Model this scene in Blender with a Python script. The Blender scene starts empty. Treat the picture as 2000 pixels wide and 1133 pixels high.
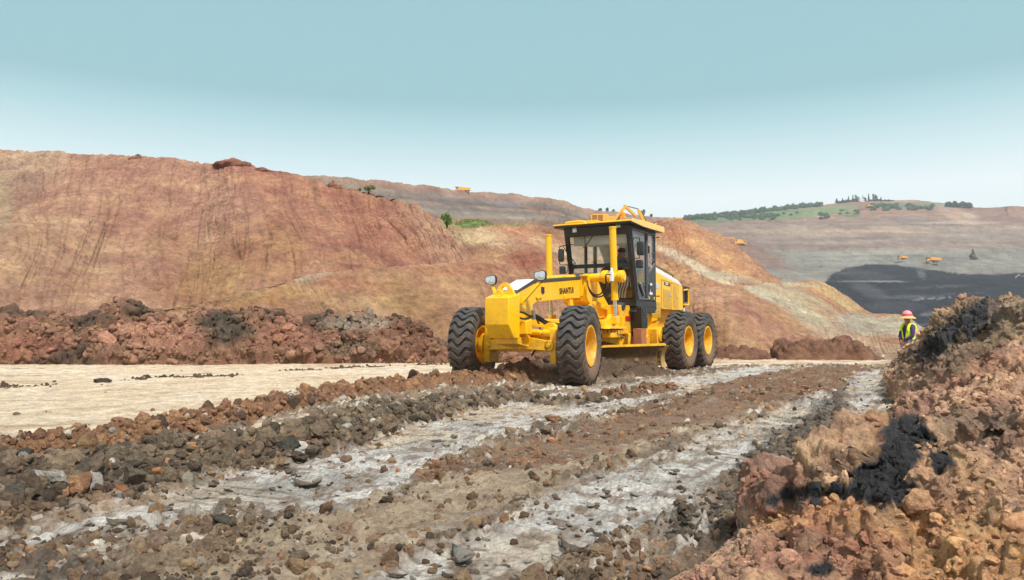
import bpy, math, random
import numpy as np
from mathutils import Vector, Matrix, Euler
R = math.radians
rng = np.random.default_rng(7); random.seed(7)
S = bpy.context.scene; C = S.collection
# ---------------------------------------------------------------- camera
CH, CPIT, CF = .9595, .0497, 1507.4            # height, pitch, focal length in pixels of the 2000 px wide photograph
cd = bpy.data.cameras.new('camera'); cam = bpy.data.objects.new('camera', cd); C.objects.link(cam)
cd.sensor_width = 36; cd.lens = 36 * CF / 2000; cd.clip_start = .05; cd.clip_end = 6000
cam.location = (0, 0, CH); cam.rotation_euler = (math.pi / 2 + CPIT, 0, 0); S.camera = cam
# ---------------------------------------------------------------- sky, sun, exposure
SUN_EL, SUN_AZ = R(55), R(150)                  # azimuth clockwise from +Y: the sun stands behind the camera, a little to its right
w = bpy.data.worlds.new("World"); S.world = w; w.use_nodes = True
nt = w.node_tree; nt.nodes.clear()
out = nt.nodes.new('ShaderNodeOutputWorld'); bg = nt.nodes.new('ShaderNodeBackground')
sky = nt.nodes.new('ShaderNodeTexSky'); sky.sky_type = 'NISHITA'; sky.sun_disc = False
sky.sun_elevation = SUN_EL; sky.sun_rotation = SUN_AZ; sky.dust_density = 3
tc = nt.nodes.new('ShaderNodeTexCoord'); sp = nt.nodes.new('ShaderNodeSeparateXYZ'); rp = nt.nodes.new('ShaderNodeValToRGB')
nt.links.new(tc.outputs['Generated'], sp.inputs[0]); nt.links.new(sp.outputs['Z'], rp.inputs[0])
def lin(c):
    c = np.asarray(c, float) / 255.0
    return np.where(c <= .04045, c / 12.92, ((c + .055) / 1.055) ** 2.4)
def rgba(c, k=1.0): return tuple((lin(c) * k).tolist()) + (1,)
e = rp.color_ramp.elements
# horizon glow -> thin blue green layer -> white overcast overhead
stops = [(0.0, (230, 238, 239)), (.165, (226, 237, 239)), (.205, (205, 228, 232)), (.25, (179, 215, 222)), (.285, (163, 207, 216)), (.42, (161, 206, 215)), (.6, (222, 226, 228)), (1, (245, 244, 242))]
while len(e) < len(stops): e.new(.5)
for i, (p, c) in enumerate(stops): e[i].position = p; e[i].color = rgba(c, 1.22 if p < .18 else 1.16 if p < .22 else 1.08 if p < .26 else 1.0 if p < .27 else .955 if p < .5 else .86)
sc_ = nt.nodes.new('ShaderNodeVectorMath'); sc_.operation = 'SCALE'; sc_.inputs['Scale'].default_value = .07
nt.links.new(sky.outputs[0], sc_.inputs[0])
mx = nt.nodes.new('ShaderNodeMix'); mx.data_type = 'RGBA'; mx.inputs[0].default_value = .96
nt.links.new(sc_.outputs[0], mx.inputs[6]); nt.links.new(rp.outputs[0], mx.inputs[7])
nt.links.new(mx.outputs[2], bg.inputs[0]); bg.inputs[1].default_value = 1.0; nt.links.new(bg.outputs[0], out.inputs[0])
sl = bpy.data.lights.new('sun', 'SUN'); so = bpy.data.objects.new('sun', sl); C.objects.link(so)
sl.energy = 4.9; sl.angle = R(6); sl.color = (1, .955, .89)
sdir = Vector((math.sin(SUN_AZ) * math.cos(SUN_EL), math.cos(SUN_AZ) * math.cos(SUN_EL), math.sin(SUN_EL)))
so.rotation_euler = sdir.to_track_quat('Z', 'Y').to_euler()
S.view_settings.view_transform = 'Standard'; S.view_settings.look = 'None'; S.view_settings.gamma = 1; S.view_settings.exposure = 0.06
S.cycles.max_bounces = 6; S.cycles.volume_bounces = 0; S.cycles.transparent_max_bounces = 12
# ---------------------------------------------------------------- pixel <-> world helpers (to place things at real distances)
cp, sp_ = math.cos(CPIT), math.sin(CPIT)
def ray(px, py):
    return np.array([(px - 1000) / CF, cp - (566.5 - py) / CF * sp_, sp_ + (566.5 - py) / CF * cp])
def at(px, py, Y):                              # world point on the ray at world depth Y
    d = ray(px, py); return np.array([0, 0, CH]) + d * (Y / d[1])
def gnd(px, py, z=0.0):
    d = ray(px, py); return np.array([0, 0, CH]) + d * ((z - CH) / d[2])
def proj(P):
    P = np.asarray(P, float); z = P[..., 2] - CH; Y = P[..., 1]
    d = np.maximum(Y * cp + z * sp_, .05); u = -Y * sp_ + z * cp
    return 1000 + CF * P[..., 0] / d, 566.5 - CF * u / d
# ---------------------------------------------------------------- noise
def _h(ix, iy, iz, s):
    n = (ix.astype(np.uint32) * np.uint32(374761393) + iy.astype(np.uint32) * np.uint32(668265263) + iz.astype(np.uint32) * np.uint32(2147483647 & 1274126177) + np.uint32(s * 974711 % 4294967295))
    n = (n ^ (n >> np.uint32(13))) * np.uint32(1274126177); n ^= n >> np.uint32(16)
    return n
def perlin(P, seed=0):
    P = np.asarray(P, np.float32); f = np.floor(P); i = f.astype(np.int64); t = P - f; w_ = t * t * t * (t * (t * 6 - 15) + 10)
    r = None
    def g(dx, dy, dz):
        n = _h(i[:, 0] + dx, i[:, 1] + dy, i[:, 2] + dz, seed)
        a = (n & np.uint32(1023)).astype(np.float32) * (2 * math.pi / 1024); zz = ((n >> np.uint32(10)) & np.uint32(1023)).astype(np.float32) / 511.5 - 1
        q = np.sqrt(np.maximum(0, 1 - zz * zz))
        return np.cos(a) * q * (t[:, 0] - dx) + np.sin(a) * q * (t[:, 1] - dy) + zz * (t[:, 2] - dz)
    def lp(a, b, k): return a + (b - a) * k
    x, y, z = w_[:, 0], w_[:, 1], w_[:, 2]
    return 1.5 * lp(lp(lp(g(0,0,0), g(1,0,0), x), lp(g(0,1,0), g(1,1,0), x), y), lp(lp(g(0,0,1), g(1,0,1), x), lp(g(0,1,1), g(1,1,1), x), y), z)
def fbm(P, sc, octv=4, seed=0, gain=.5, ridged=False):
    P = np.asarray(P, np.float64) * sc; r = 0; a = 1; tot = 0
    for o in range(octv):
        n = perlin(P * 2.03 ** o + 17.3 * o, seed + o)
        if ridged: n = 1 - 2 * np.abs(n)
        r = r + a * n; tot += a; a *= gain
    return r / tot
def worley(P, sc, seed=0, jit=.9):             # F1, F2 distances in cell units
    P = np.asarray(P, np.float64) * sc; f = np.floor(P); i = f.astype(np.int64); t = (P - f).astype(np.float32)
    d1 = np.full(len(P), 9., np.float32); d2 = d1.copy()
    for dx in (-1, 0, 1):
        for dy in (-1, 0, 1):
            for dz in (-1, 0, 1):
                n = _h(i[:, 0] + dx, i[:, 1] + dy, i[:, 2] + dz, seed)
                ox = (n & np.uint32(1023)).astype(np.float32) / 1023; oy = ((n >> np.uint32(10)) & np.uint32(1023)).astype(np.float32) / 1023; oz = ((n >> np.uint32(20)) & np.uint32(1023)).astype(np.float32) / 1023
                d = np.sqrt((dx + .5 + (ox - .5) * jit - t[:, 0]) ** 2 + (dy + .5 + (oy - .5) * jit - t[:, 1]) ** 2 + (dz + .5 + (oz - .5) * jit - t[:, 2]) ** 2)
                m = d < d1; d2 = np.where(m, d1, np.minimum(d2, d)); d1 = np.where(m, d, d1)
    return d1, d2
def ss(a, b, x):
    t = np.clip((x - a) / (b - a), 0, 1); return t * t * (3 - 2 * t)
# ---------------------------------------------------------------- mesh helpers
def mesh_np(name, V, F, mat, parent=None, col=None, wet=None, smooth=True):
    V = np.ascontiguousarray(V, np.float32); F = np.asarray(F, np.int32); k = F.shape[1]
    me = bpy.data.meshes.new(name); me.vertices.add(len(V)); me.vertices.foreach_set('co', V.ravel())
    me.loops.add(F.size); me.loops.foreach_set('vertex_index', F.ravel()); me.polygons.add(len(F))
    me.polygons.foreach_set('loop_start', np.arange(0, F.size, k, dtype=np.int32)); me.polygons.foreach_set('loop_total', np.full(len(F), k, np.int32))
    me.polygons.foreach_set('use_smooth', np.full(len(F), smooth)); me.update(calc_edges=True)
    if col is not None:
        a = me.attributes.new('Col', 'FLOAT_COLOR', 'POINT'); c4 = np.ones((len(V), 4), np.float32); c4[:, :3] = col; a.data.foreach_set('color', c4.ravel())
    if wet is not None:
        a = me.attributes.new('wet', 'FLOAT', 'POINT'); a.data.foreach_set('value', np.asarray(wet, np.float32))
    me.materials.append(mat); o = bpy.data.objects.new(name, me); C.objects.link(o)
    if parent: o.parent = parent
    return o
def grid_faces(nr, nc):
    i = np.arange(nr * nc).reshape(nr, nc)
    return np.stack([i[:-1, :-1], i[:-1, 1:], i[1:, 1:], i[1:, :-1]], -1).reshape(-1, 4)
def grid_normals(G):
    du = np.gradient(G, axis=1); dv = np.gradient(G, axis=0); n = np.cross(du, dv); n /= np.maximum(np.linalg.norm(n, axis=2, keepdims=True), 1e-9)
    return n
def tag(o, label=None, cat=None, group=None, kind=None):
    if label: o['label'] = label
    if cat: o['category'] = cat
    if group: o['group'] = group
    if kind: o['kind'] = kind
    return o
def empty(name, loc=(0, 0, 0), rz=0, parent=None):
    o = bpy.data.objects.new(name, None); C.objects.link(o); o.location = loc; o.rotation_euler = (0, 0, rz); o.empty_display_size = .2
    if parent: o.parent = parent
    return o
def copy_tree(o, parent=None):
    c = o.copy(); C.objects.link(c); c.parent = parent
    for ch in list(o.children): copy_tree(ch, c)
    return c
class MB:
    def __init__(s): s.v = []; s.f = []
    def add(s, v, f):
        n = len(s.v); s.v += [tuple(p) for p in v]; s.f += [tuple(i + n for i in q) for q in f]; return s
    def box(s, c, d, rot=None):
        x, y, z = [k / 2 for k in d]; v = [Vector((sx * x, sy * y, sz * z)) for sx in (-1, 1) for sy in (-1, 1) for sz in (-1, 1)]
        if rot:
            m = Euler(rot).to_matrix(); v = [m @ p for p in v]
        return s.add([p + Vector(c) for p in v], [(0, 1, 3, 2), (4, 6, 7, 5), (0, 4, 5, 1), (2, 3, 7, 6), (0, 2, 6, 4), (1, 5, 7, 3)])
    def prism(s, poly, lo, hi, ax='y', hi_poly=None):  # poly in the other two axes
        def P(p, t): return {'y': (p[0], t, p[1]), 'x': (t, p[0], p[1]), 'z': (p[0], p[1], t)}[ax]
        n = len(poly); v = [P(p, lo) for p in poly] + [P(p, hi) for p in (hi_poly or poly)]
        return s.add(v, [tuple(range(n)), tuple(range(2 * n - 1, n - 1, -1))] + [(i, i + n, (i + 1) % n + n, (i + 1) % n) for i in range(n)])
    def bar(s, a, b, w_, h, up=(0, 0, 1)):           # rectangular beam between two points
        a, b = Vector(a), Vector(b); d = (b - a).normalized(); u = Vector(up); r = d.cross(u).normalized(); u = r.cross(d)
        v = [p + r * (sx * w_ / 2) + u * (sz * h / 2) for p in (a, b) for sx, sz in ((-1, -1), (1, -1), (1, 1), (-1, 1))]
        return s.add(v, [(0, 1, 2, 3), (7, 6, 5, 4), (0, 4, 5, 1), (1, 5, 6, 2), (2, 6, 7, 3), (3, 7, 4, 0)])
    def cyl(s, a, b, r0, r1=None, n=20):
        r1 = r0 if r1 is None else r1; return s.rings([a, b], [r0, r1], n)
    def rings(s, path, rad, n=12, cap=True):
        path = [Vector(p) for p in path]; v = []; pu = None
        if isinstance(rad, (int, float)): rad = [rad] * len(path)
        for i, p in enumerate(path):
            d = (path[min(i + 1, len(path) - 1)] - path[max(i - 1, 0)]).normalized()
            if pu is None: pu = Vector((0, 0, 1)) if abs(d.z) < .9 else Vector((1, 0, 0))
            r = d.cross(pu).normalized(); pu = r.cross(d).normalized()
            v += [p + (r * math.cos(2 * math.pi * k / n) + pu * math.sin(2 * math.pi * k / n)) * rad[i] for k in range(n)]
        f = [(i * n + k, i * n + (k + 1) % n, (i + 1) * n + (k + 1) % n, (i + 1) * n + k) for i in range(len(path) - 1) for k in range(n)]
        if cap: f += [tuple(range(n - 1, -1, -1)), tuple(range((len(path) - 1) * n, len(path) * n))]
        return s.add(v, f)
    def hose(s, pts, r, n=8, sub=6):
        pts = [Vector(p) for p in pts]; q = [pts[0] * 2 - pts[1]] + pts + [pts[-1] * 2 - pts[-2]]; o = []
        for i in range(1, len(q) - 2):
            for k in range(sub):
                t = k / sub; a, b, c, d = q[i - 1:i + 3]
                o.append(.5 * ((2 * b) + (c - a) * t + (2 * a - 5 * b + 4 * c - d) * t * t + (3 * b - a - 3 * c + d) * t ** 3))
        return s.rings(o + [pts[-1]], r, n)
    def lathe(s, prof, n=48, c=(0, 0, 0), ax='y'):     # prof of (axial, radius)
        v = []
        for a_, r in prof:
            for k in range(n):
                t = 2 * math.pi * k / n; p = {'y': (r * math.cos(t), a_, r * math.sin(t)), 'x': (a_, r * math.cos(t), r * math.sin(t)), 'z': (r * math.cos(t), r * math.sin(t), a_)}[ax]
                v.append((p[0] + c[0], p[1] + c[1], p[2] + c[2]))
        return s.add(v, [(i * n + k, i * n + (k + 1) % n, (i + 1) * n + (k + 1) % n, (i + 1) * n + k) for i in range(len(prof) - 1) for k in range(n)])
    def ball(s, c, r, n=10, m=7):
        r = (r, r, r) if isinstance(r, (int, float)) else r
        v = [(c[0], c[1], c[2] - r[2])]; 
        for j in range(1, m):
            a = math.pi * j / m - math.pi / 2
            v += [(c[0] + r[0] * math.cos(a) * math.cos(2 * math.pi * k / n), c[1] + r[1] * math.cos(a) * math.sin(2 * math.pi * k / n), c[2] + r[2] * math.sin(a)) for k in range(n)]
        v.append((c[0], c[1], c[2] + r[2])); N = len(v) - 1
        f = [(0, 1 + (k + 1) % n, 1 + k) for k in range(n)] + [(N, N - n + k, N - n + (k + 1) % n) for k in range(n)]
        for j in range(m - 2): f += [(1 + j * n + k, 1 + j * n + (k + 1) % n, 1 + (j + 1) * n + (k + 1) % n, 1 + (j + 1) * n + k) for k in range(n)]
        return s.add(v, f)
    def build(s, name, mat, parent=None, bevel=0, smooth=False, seg=2):
        me = bpy.data.meshes.new(name); me.from_pydata(s.v, [], s.f); me.update()
        import bmesh
        bm = bmesh.new(); bm.from_mesh(me); bmesh.ops.recalc_face_normals(bm, faces=bm.faces); bm.to_mesh(me); bm.free()
        me.materials.append(mat)
        if smooth or bevel: me.shade_smooth() if hasattr(me, 'shade_smooth') else None
        if smooth or bevel:
            try: me.set_sharp_from_angle(angle=R(38))
            except Exception: pass
        o = bpy.data.objects.new(name, me); C.objects.link(o)
        if parent: o.parent = parent
        if bevel:
            m = o.modifiers.new('b', 'BEVEL'); m.width = bevel; m.segments = seg; m.limit_method = 'ANGLE'; m.angle_limit = R(35); m.harden_normals = False
        return o
# ---------------------------------------------------------------- materials
def newmat(name):
    m = bpy.data.materials.new(name); m.use_nodes = True; n = m.node_tree; b = n.nodes['Principled BSDF']; return m, n, b
def N(n, t, **kw):
    x = n.nodes.new(t)
    for k, v in kw.items(): setattr(x, k, v)
    return x
def noise_node(n, vec, scale, det=5, rough=.6, dist=0):
    x = N(n, 'ShaderNodeTexNoise'); x.inputs['Scale'].default_value = scale; x.inputs['Detail'].default_value = det; x.inputs['Roughness'].default_value = rough; x.inputs['Distortion'].default_value = dist
    n.links.new(vec, x.inputs['Vector']); return x
def maprange(n, v, a, b, c, d):
    x = N(n, 'ShaderNodeMapRange'); n.links.new(v, x.inputs[0]); x.inputs[1].default_value = a; x.inputs[2].default_value = b; x.inputs[3].default_value = c; x.inputs[4].default_value = d; return x.outputs[0]
def paint(name, c, rough=.38, dirt=.25, dc=(120, 88, 60), scale=6, metal=0, bump=.0, coat=0, mud=0):
    m, n, b = newmat(name); tc = N(n, 'ShaderNodeTexCoord'); v = tc.outputs['Object']
    a = noise_node(n, v, scale, 6, .65); a2 = noise_node(n, v, scale * 6, 4, .7)
    mu = N(n, 'ShaderNodeMath', operation='MULTIPLY'); n.links.new(a.outputs[0], mu.inputs[0]); n.links.new(a2.outputs[0], mu.inputs[1])
    f = maprange(n, mu.outputs[0], .22, .42, 0, dirt)
    mix = N(n, 'ShaderNodeMix', data_type='RGBA'); n.links.new(f, mix.inputs[0]); mix.inputs[6].default_value = rgba(c); mix.inputs[7].default_value = rgba(dc)
    if mud:                                    # dried mud thrown up by the wheels, thickest low down
        g = N(n, 'ShaderNodeNewGeometry'); sx = N(n, 'ShaderNodeSeparateXYZ'); n.links.new(g.outputs['Position'], sx.inputs[0]); hz = maprange(n, sx.outputs['Z'], 1.2, .1, 0, 1); ms = noise_node(n, g.outputs['Position'], 9, 7, .72)
        s1 = N(n, 'ShaderNodeMath', operation='MULTIPLY_ADD'); n.links.new(hz, s1.inputs[0]); s1.inputs[1].default_value = .30; n.links.new(ms.outputs[0], s1.inputs[2]); f3 = maprange(n, s1.outputs[0], .60, .74, 0, mud)
        mix2 = N(n, 'ShaderNodeMix', data_type='RGBA'); n.links.new(f3, mix2.inputs[0]); n.links.new(mix.outputs[2], mix2.inputs[6]); mix2.inputs[7].default_value = rgba((132, 100, 74)); mix = mix2
    n.links.new(mix.outputs[2], b.inputs['Base Color']); n.links.new(maprange(n, a2.outputs[0], .3, .7, rough - .08, rough + .18), b.inputs['Roughness'])
    b.inputs['Metallic'].default_value = metal; b.inputs['Coat Weight'].default_value = coat
    if bump:
        bp = N(n, 'ShaderNodeBump'); bp.inputs['Strength'].default_value = bump; bp.inputs['Distance'].default_value = .01; n.links.new(a2.outputs[0], bp.inputs['Height']); n.links.new(bp.outputs[0], b.inputs['Normal'])
    return m
def earth(name, fine, bump=.6, dist=.02, var=.35, vor=0, stretch=None, tex2=None):
    m, n, b = newmat(name); g = N(n, 'ShaderNodeNewGeometry'); v = g.outputs['Position']
    if stretch:
        mp = N(n, 'ShaderNodeMapping'); mp.inputs['Scale'].default_value = stretch; mp.inputs['Rotation'].default_value = tex2 or (0, 0, 0); n.links.new(v, mp.inputs[0]); v = mp.outputs[0]
    at_ = N(n, 'ShaderNodeAttribute', attribute_name='Col'); wt = N(n, 'ShaderNodeAttribute', attribute_name='wet')
    a = noise_node(n, v, fine, 9, .74); a2 = noise_node(n, v, fine * .17, 6, .6, .4); a3 = noise_node(n, v, fine * 3.1, 4, .7)
    f = maprange(n, a.outputs[0], .3, .7, 1 - var, 1 + var); f2 = maprange(n, a2.outputs[0], .3, .7, 1 - var * .6, 1 + var * .6)
    mm = N(n, 'ShaderNodeMath', operation='MULTIPLY'); n.links.new(f, mm.inputs[0]); n.links.new(f2, mm.inputs[1])
    sc = N(n, 'ShaderNodeVectorMath', operation='SCALE'); n.links.new(at_.outputs['Color'], sc.inputs[0]); n.links.new(mm.outputs[0], sc.inputs['Scale'])
    # hue drift between ochre and pink
    hs = N(n, 'ShaderNodeHueSaturation'); n.links.new(sc.outputs[0], hs.inputs['Color']); n.links.new(maprange(n, a2.outputs[0], .3, .7, .485, .515), hs.inputs['Hue']); n.links.new(maprange(n, a3.outputs[0], .3, .7, .8, 1.15), hs.inputs['Saturation'])
    n.links.new(hs.outputs[0], b.inputs['Base Color'])
    n.links.new(maprange(n, wt.outputs['Fac'], 0, 1, .92, .2), b.inputs['Roughness']); n.links.new(maprange(n, wt.outputs['Fac'], 0, 1, .25, .75), b.inputs['Specular IOR Level'])
    ad = N(n, 'ShaderNodeMath', operation='MULTIPLY_ADD'); n.links.new(a3.outputs[0], ad.inputs[0]); ad.inputs[1].default_value = .35; n.links.new(a.outputs[0], ad.inputs[2]); h = ad.outputs[0]
    if vor:
        vo = N(n, 'ShaderNodeTexVoronoi'); vo.inputs['Scale'].default_value = vor; n.links.new(v, vo.inputs['Vector'])
        ad2 = N(n, 'ShaderNodeMath', operation='MULTIPLY_ADD'); n.links.new(vo.outputs['Distance'], ad2.inputs[0]); ad2.inputs[1].default_value = -.5; n.links.new(h, ad2.inputs[2]); h = ad2.outputs[0]
    bp = N(n, 'ShaderNodeBump'); bp.inputs['Strength'].default_value = bump; bp.inputs['Distance'].default_value = dist; n.links.new(h, bp.inputs['Height']); n.links.new(bp.outputs[0], b.inputs['Normal'])
    return m
def foliage(name, c1, c2):
    m, n, b = newmat(name); g = N(n, 'ShaderNodeNewGeometry'); a = noise_node(n, g.outputs['Position'], 1.3, 3)
    mix = N(n, 'ShaderNodeMix', data_type='RGBA'); n.links.new(maprange(n, a.outputs[0], .35, .65, 0, 1), mix.inputs[0]); mix.inputs[6].default_value = c1 + (1,); mix.inputs[7].default_value = c2 + (1,)
    n.links.new(mix.outputs[2], b.inputs['Base Color']); b.inputs['Roughness'].default_value = .8; b.inputs['Subsurface Weight'].default_value = 0
    return m
def glassmat(name, tint=(.85, .9, .9), fac=.1):
    m, n, b = newmat(name); n.nodes.remove(b); o = n.nodes['Material Output']
    tr = N(n, 'ShaderNodeBsdfTransparent'); tr.inputs[0].default_value = tint + (1,); gl = N(n, 'ShaderNodeBsdfGlossy'); gl.inputs['Roughness'].default_value = .03
    fr = N(n, 'ShaderNodeFresnel'); fr.inputs[0].default_value = 1.5; ad = N(n, 'ShaderNodeMath', operation='ADD'); n.links.new(fr.outputs[0], ad.inputs[0]); ad.inputs[1].default_value = fac
    mx = N(n, 'ShaderNodeMixShader'); gb = N(n, 'ShaderNodeNewGeometry'); iv = N(n, 'ShaderNodeMath', operation='SUBTRACT'); iv.inputs[0].default_value = 1; n.links.new(gb.outputs['Backfacing'], iv.inputs[1]); ml = N(n, 'ShaderNodeMath', operation='MULTIPLY'); n.links.new(ad.outputs[0], ml.inputs[0]); n.links.new(iv.outputs[0], ml.inputs[1])  # only the outer face mirrors
    n.links.new(ml.outputs[0], mx.inputs[0]); n.links.new(tr.outputs[0], mx.inputs[1]); n.links.new(gl.outputs[0], mx.inputs[2]); n.links.new(mx.outputs[0], o.inputs[0])
    return m
K = .88                                        # albedo = photographed colour (linear) x K under this light
def A(r, g, b, k=None):
    c = lin((r, g, b)) * (K if k is None else k); y = c @ np.array([.25, .6, .15]); return y + (c - y) * .84
M_soil = earth('soil_fine', 26, 1.0, .045, .42, vor=40)
M_clod = earth('clod_soil', 40, 1.0, .03, .42)
M_mound = earth('mound_clay', 24, 1.0, .06, .42, vor=30)
M_hill = earth('hillside_clay', 3.2, 1.0, .24, .42)
M_far = earth('far_strata', .12, 1.0, 4.5, .3)
YEL = (250, 188, 8)
M_yel = paint('yellow_paint', (250, 190, 6), .36, .35, (196, 142, 60), 3, coat=.2, mud=.4)
M_yel2 = paint('yellow_paint_dusty', (246, 182, 12), .5, .7, (156, 110, 66), 5, mud=.45)
M_cream = paint('roof_paint', (238, 200, 120), .5, .3, (190, 150, 90), 5)
M_blk = paint('black_paint', (30, 31, 33), .35, .12, (110, 90, 70), 5)
M_dkg = paint('dark_grey_cover', (62, 62, 64), .5, .2, (120, 105, 90), 5)
M_wht = paint('white_cover', (232, 232, 230), .4, .2, (170, 155, 135), 5)
M_chr = paint('chrome_rod', (220, 222, 225), .18, .05, scale=4, metal=.9)
M_hose = paint('black_rubber_hose', (26, 26, 28), .5, .2)
M_rub = paint('tyre_rubber', (54, 56, 60), .62, .7, (120, 106, 90), 5, bump=.4, mud=.3)
M_rubs = paint('tyre_sidewall_rubber', (72, 68, 64), .75, .95, (140, 112, 86), 4, bump=.3, mud=.6)
M_stl = paint('worn_steel', (150, 148, 145), .4, .5, (120, 90, 60), 6, metal=.5)
M_rust = paint('rusty_step_paint', (176, 112, 78), .6, .5, (120, 70, 45), 5)
M_lens = paint('lamp_lens', (215, 218, 220), .12, .1, scale=20, metal=.5)
M_red = paint('red_reflector', (190, 30, 25), .3, .1)
M_amb = paint('amber_lens', (255, 150, 5), .25, .05)
M_glass = glassmat('window_glass', (.95, .97, .965), .03)
M_mirror = paint('mirror_housing', (44, 48, 54), .4, .15)
M_vinyl = paint('seat_vinyl', (52, 52, 55), .6, .1)
M_int = paint('cab_lining', (190, 188, 182), .7, .1)
M_txt = paint('lettering', (58, 30, 22), .5, 0)
M_txtw = paint('pale_lettering', (225, 225, 225), .5, 0)
M_skin = paint('skin', (170, 112, 84), .6, .1)
# ================================================================ terrain
def catmull(Pc, t):                            # Pc [K, ...], t in [0, K-1]
    K_ = len(Pc); i = np.clip(np.floor(t).astype(int), 0, K_ - 2); f = (t - i)
    g = lambda j: Pc[np.clip(j, 0, K_ - 1)]
    sh = (-1,) + (1,) * (Pc.ndim - 1); f = f.reshape(sh); a, b, c, d = g(i - 1), g(i), g(i + 1), g(i + 2)
    return .5 * (2 * b + (c - a) * f + (2 * a - 5 * b + 4 * c - d) * f * f + (3 * b - a - 3 * c + d) * f ** 3)
def lerp_rows(Pc, t):
    i = np.clip(np.floor(t).astype(int), 0, len(Pc) - 2); f = (t - i).reshape(-1, 1, 1); return Pc[i] * (1 - f) + Pc[i + 1] * f
def blobs(px, py, base, lst):
    c = base.copy()
    for x, y, rx, ry, ang, col, al in lst:
        ca, sa = math.cos(R(ang)), math.sin(R(ang)); dx, dy = px - x, py - y
        d = np.sqrt(((dx * ca + dy * sa) / rx) ** 2 + ((-dx * sa + dy * ca) / ry) ** 2)
        m = (al * (1 - ss(.45, 1.15, d)))[:, None]; c = c * (1 - m) + A(*col) * m
    return c
def polyy(px, pts):                            # y of a polyline at px
    p = np.array(pts, float); return np.interp(px, p[:, 0], p[:, 1])
def patch(name, rows, nu, nv, mat, disp, color, smoothv=True, back=None, wet=0, kind='structure', label=None, cat=None):
    Wc = np.array([[at(*p) for p in r] for r in rows])
    if back:                                   # the far side of the hill: the crest carried on behind and down
        b = Wc[0].copy(); b[:, 1] += back[0]; b[:, 2] = (b[:, 2] - back[1]) if len(back) < 3 else CH + (b[:, 2] - CH) * b[:, 1] / Wc[0][:, 1] - back[1]; Wc = np.concatenate([b[None], Wc], 0)
    u = np.linspace(0, len(rows[0]) - 1, nu); nb = 10 if back else 0
    n = len(Wc) - 1
    v = np.concatenate([np.linspace(0, 1, nb, endpoint=False), np.linspace(1, n, nv)]) if back else np.linspace(0, n, nv)
    G = catmull(Wc.transpose(1, 0, 2), u).transpose(1, 0, 2)
    G = catmull(G, v) if smoothv and not back else (lerp_rows(G, v) if not smoothv else np.concatenate([lerp_rows(G[:2], v[:nb]), catmull(G[1:], v[nb:] - 1)]))
    nr = len(v); UU, VV = np.meshgrid(u, (v - (1 if back else 0)) / (n - (1 if back else 0))); nm = grid_normals(G)
    if nm[nr // 2, nu // 2] @ np.array([0, -1, .6]) < 0: nm = -nm
    P = G.reshape(-1, 3); d = disp(P, UU.ravel(), VV.ravel())
    if isinstance(d, tuple): d, sideways = d; P = P + sideways
    G2 = P + nm.reshape(-1, 3) * d[:, None]
    px, py = proj(G2); wp = fbm(P, .25, 3, 91) * 14, fbm(P, .25, 3, 97) * 9
    sc = np.clip(40 / np.maximum(P[:, 1], 1), .1, 1.0)
    col = color(px + wp[0] * sc, py + wp[1] * sc, P, UU.ravel(), VV.ravel(), d)
    col = col * (np.array([1.04, 1.03, .99]) if mat is M_hill else np.array([.86, .845, .845]))
    o = mesh_np(name, G2, grid_faces(nr, nu), mat, col=col, wet=np.full(len(P), wet))
    tag(o, label, cat, kind=kind); return o, G2.reshape(nr, nu, 3)
def place_on(G, px, py):                       # the surface point seen nearest to this pixel
    x, y = proj(G.reshape(-1, 3)); e = (x - px) ** 2 + (y - py) ** 2; k = np.argmin(e + np.where(e < max(9, e.min() * 1.5), 0, 1e9) + G.reshape(-1, 3)[:, 1] * .02); return G.reshape(-1, 3)[k]
def gully(P, U, V, fu, fv, seed, sharp=5, warp=.25, ws=.12):
    wv = fbm(P, ws, 3, seed + 50) * warp
    q = np.stack([U * fu + wv * fu, V * fv, np.full_like(U, seed * 3.3)], 1)
    n = np.abs(perlin(q, seed)); return np.exp(-n * sharp * 3)      # 1 in the gully line
# ---- the big red brown slope at the left
def d_left(P, U, V):
    env = ss(0, .12, V) * (1 - ss(.85, 1.02, V)) * .8 + .2
    g1 = gully(P, U, V, 3.1, 1.1, 1, 8) * ss(.04, .2, V); g2 = gully(P, U, V, 6.5, 2.2, 2, 4) * (1 - ss(.5, 1, V)) * ss(.0, .1, V)
    right = ss(6, 8.5, U)
    d = -g1 * (.13 + .08 * right) * ss(-.3, .3, fbm(P, .22, 2, 9)) - g2 * .06 + fbm(P, .09, 3, 5) * .9 * env + fbm(P, .5, 4, 6) * .26 + fbm(P, 2.2, 4, 8, ridged=True) * .11 + fbm(P, 6, 3, 7) * .05
    V0 = .37 + .04 * ((U - 2.2) / 2) ** 2 + fbm(P, .15, 2, 13) * .05; d = d + .9 * ss(V0 - .015, V0 + .03, V) * (1 - ss(V0 + .03, V0 + .45, V)) * ss(-.5, .5, U) * (1 - ss(3.6, 4.6, U))
    gully_r = gully(P, U, V, 1.6, .5, 11, 2.2, .1) * right; d -= gully_r * .24
    return d
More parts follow.
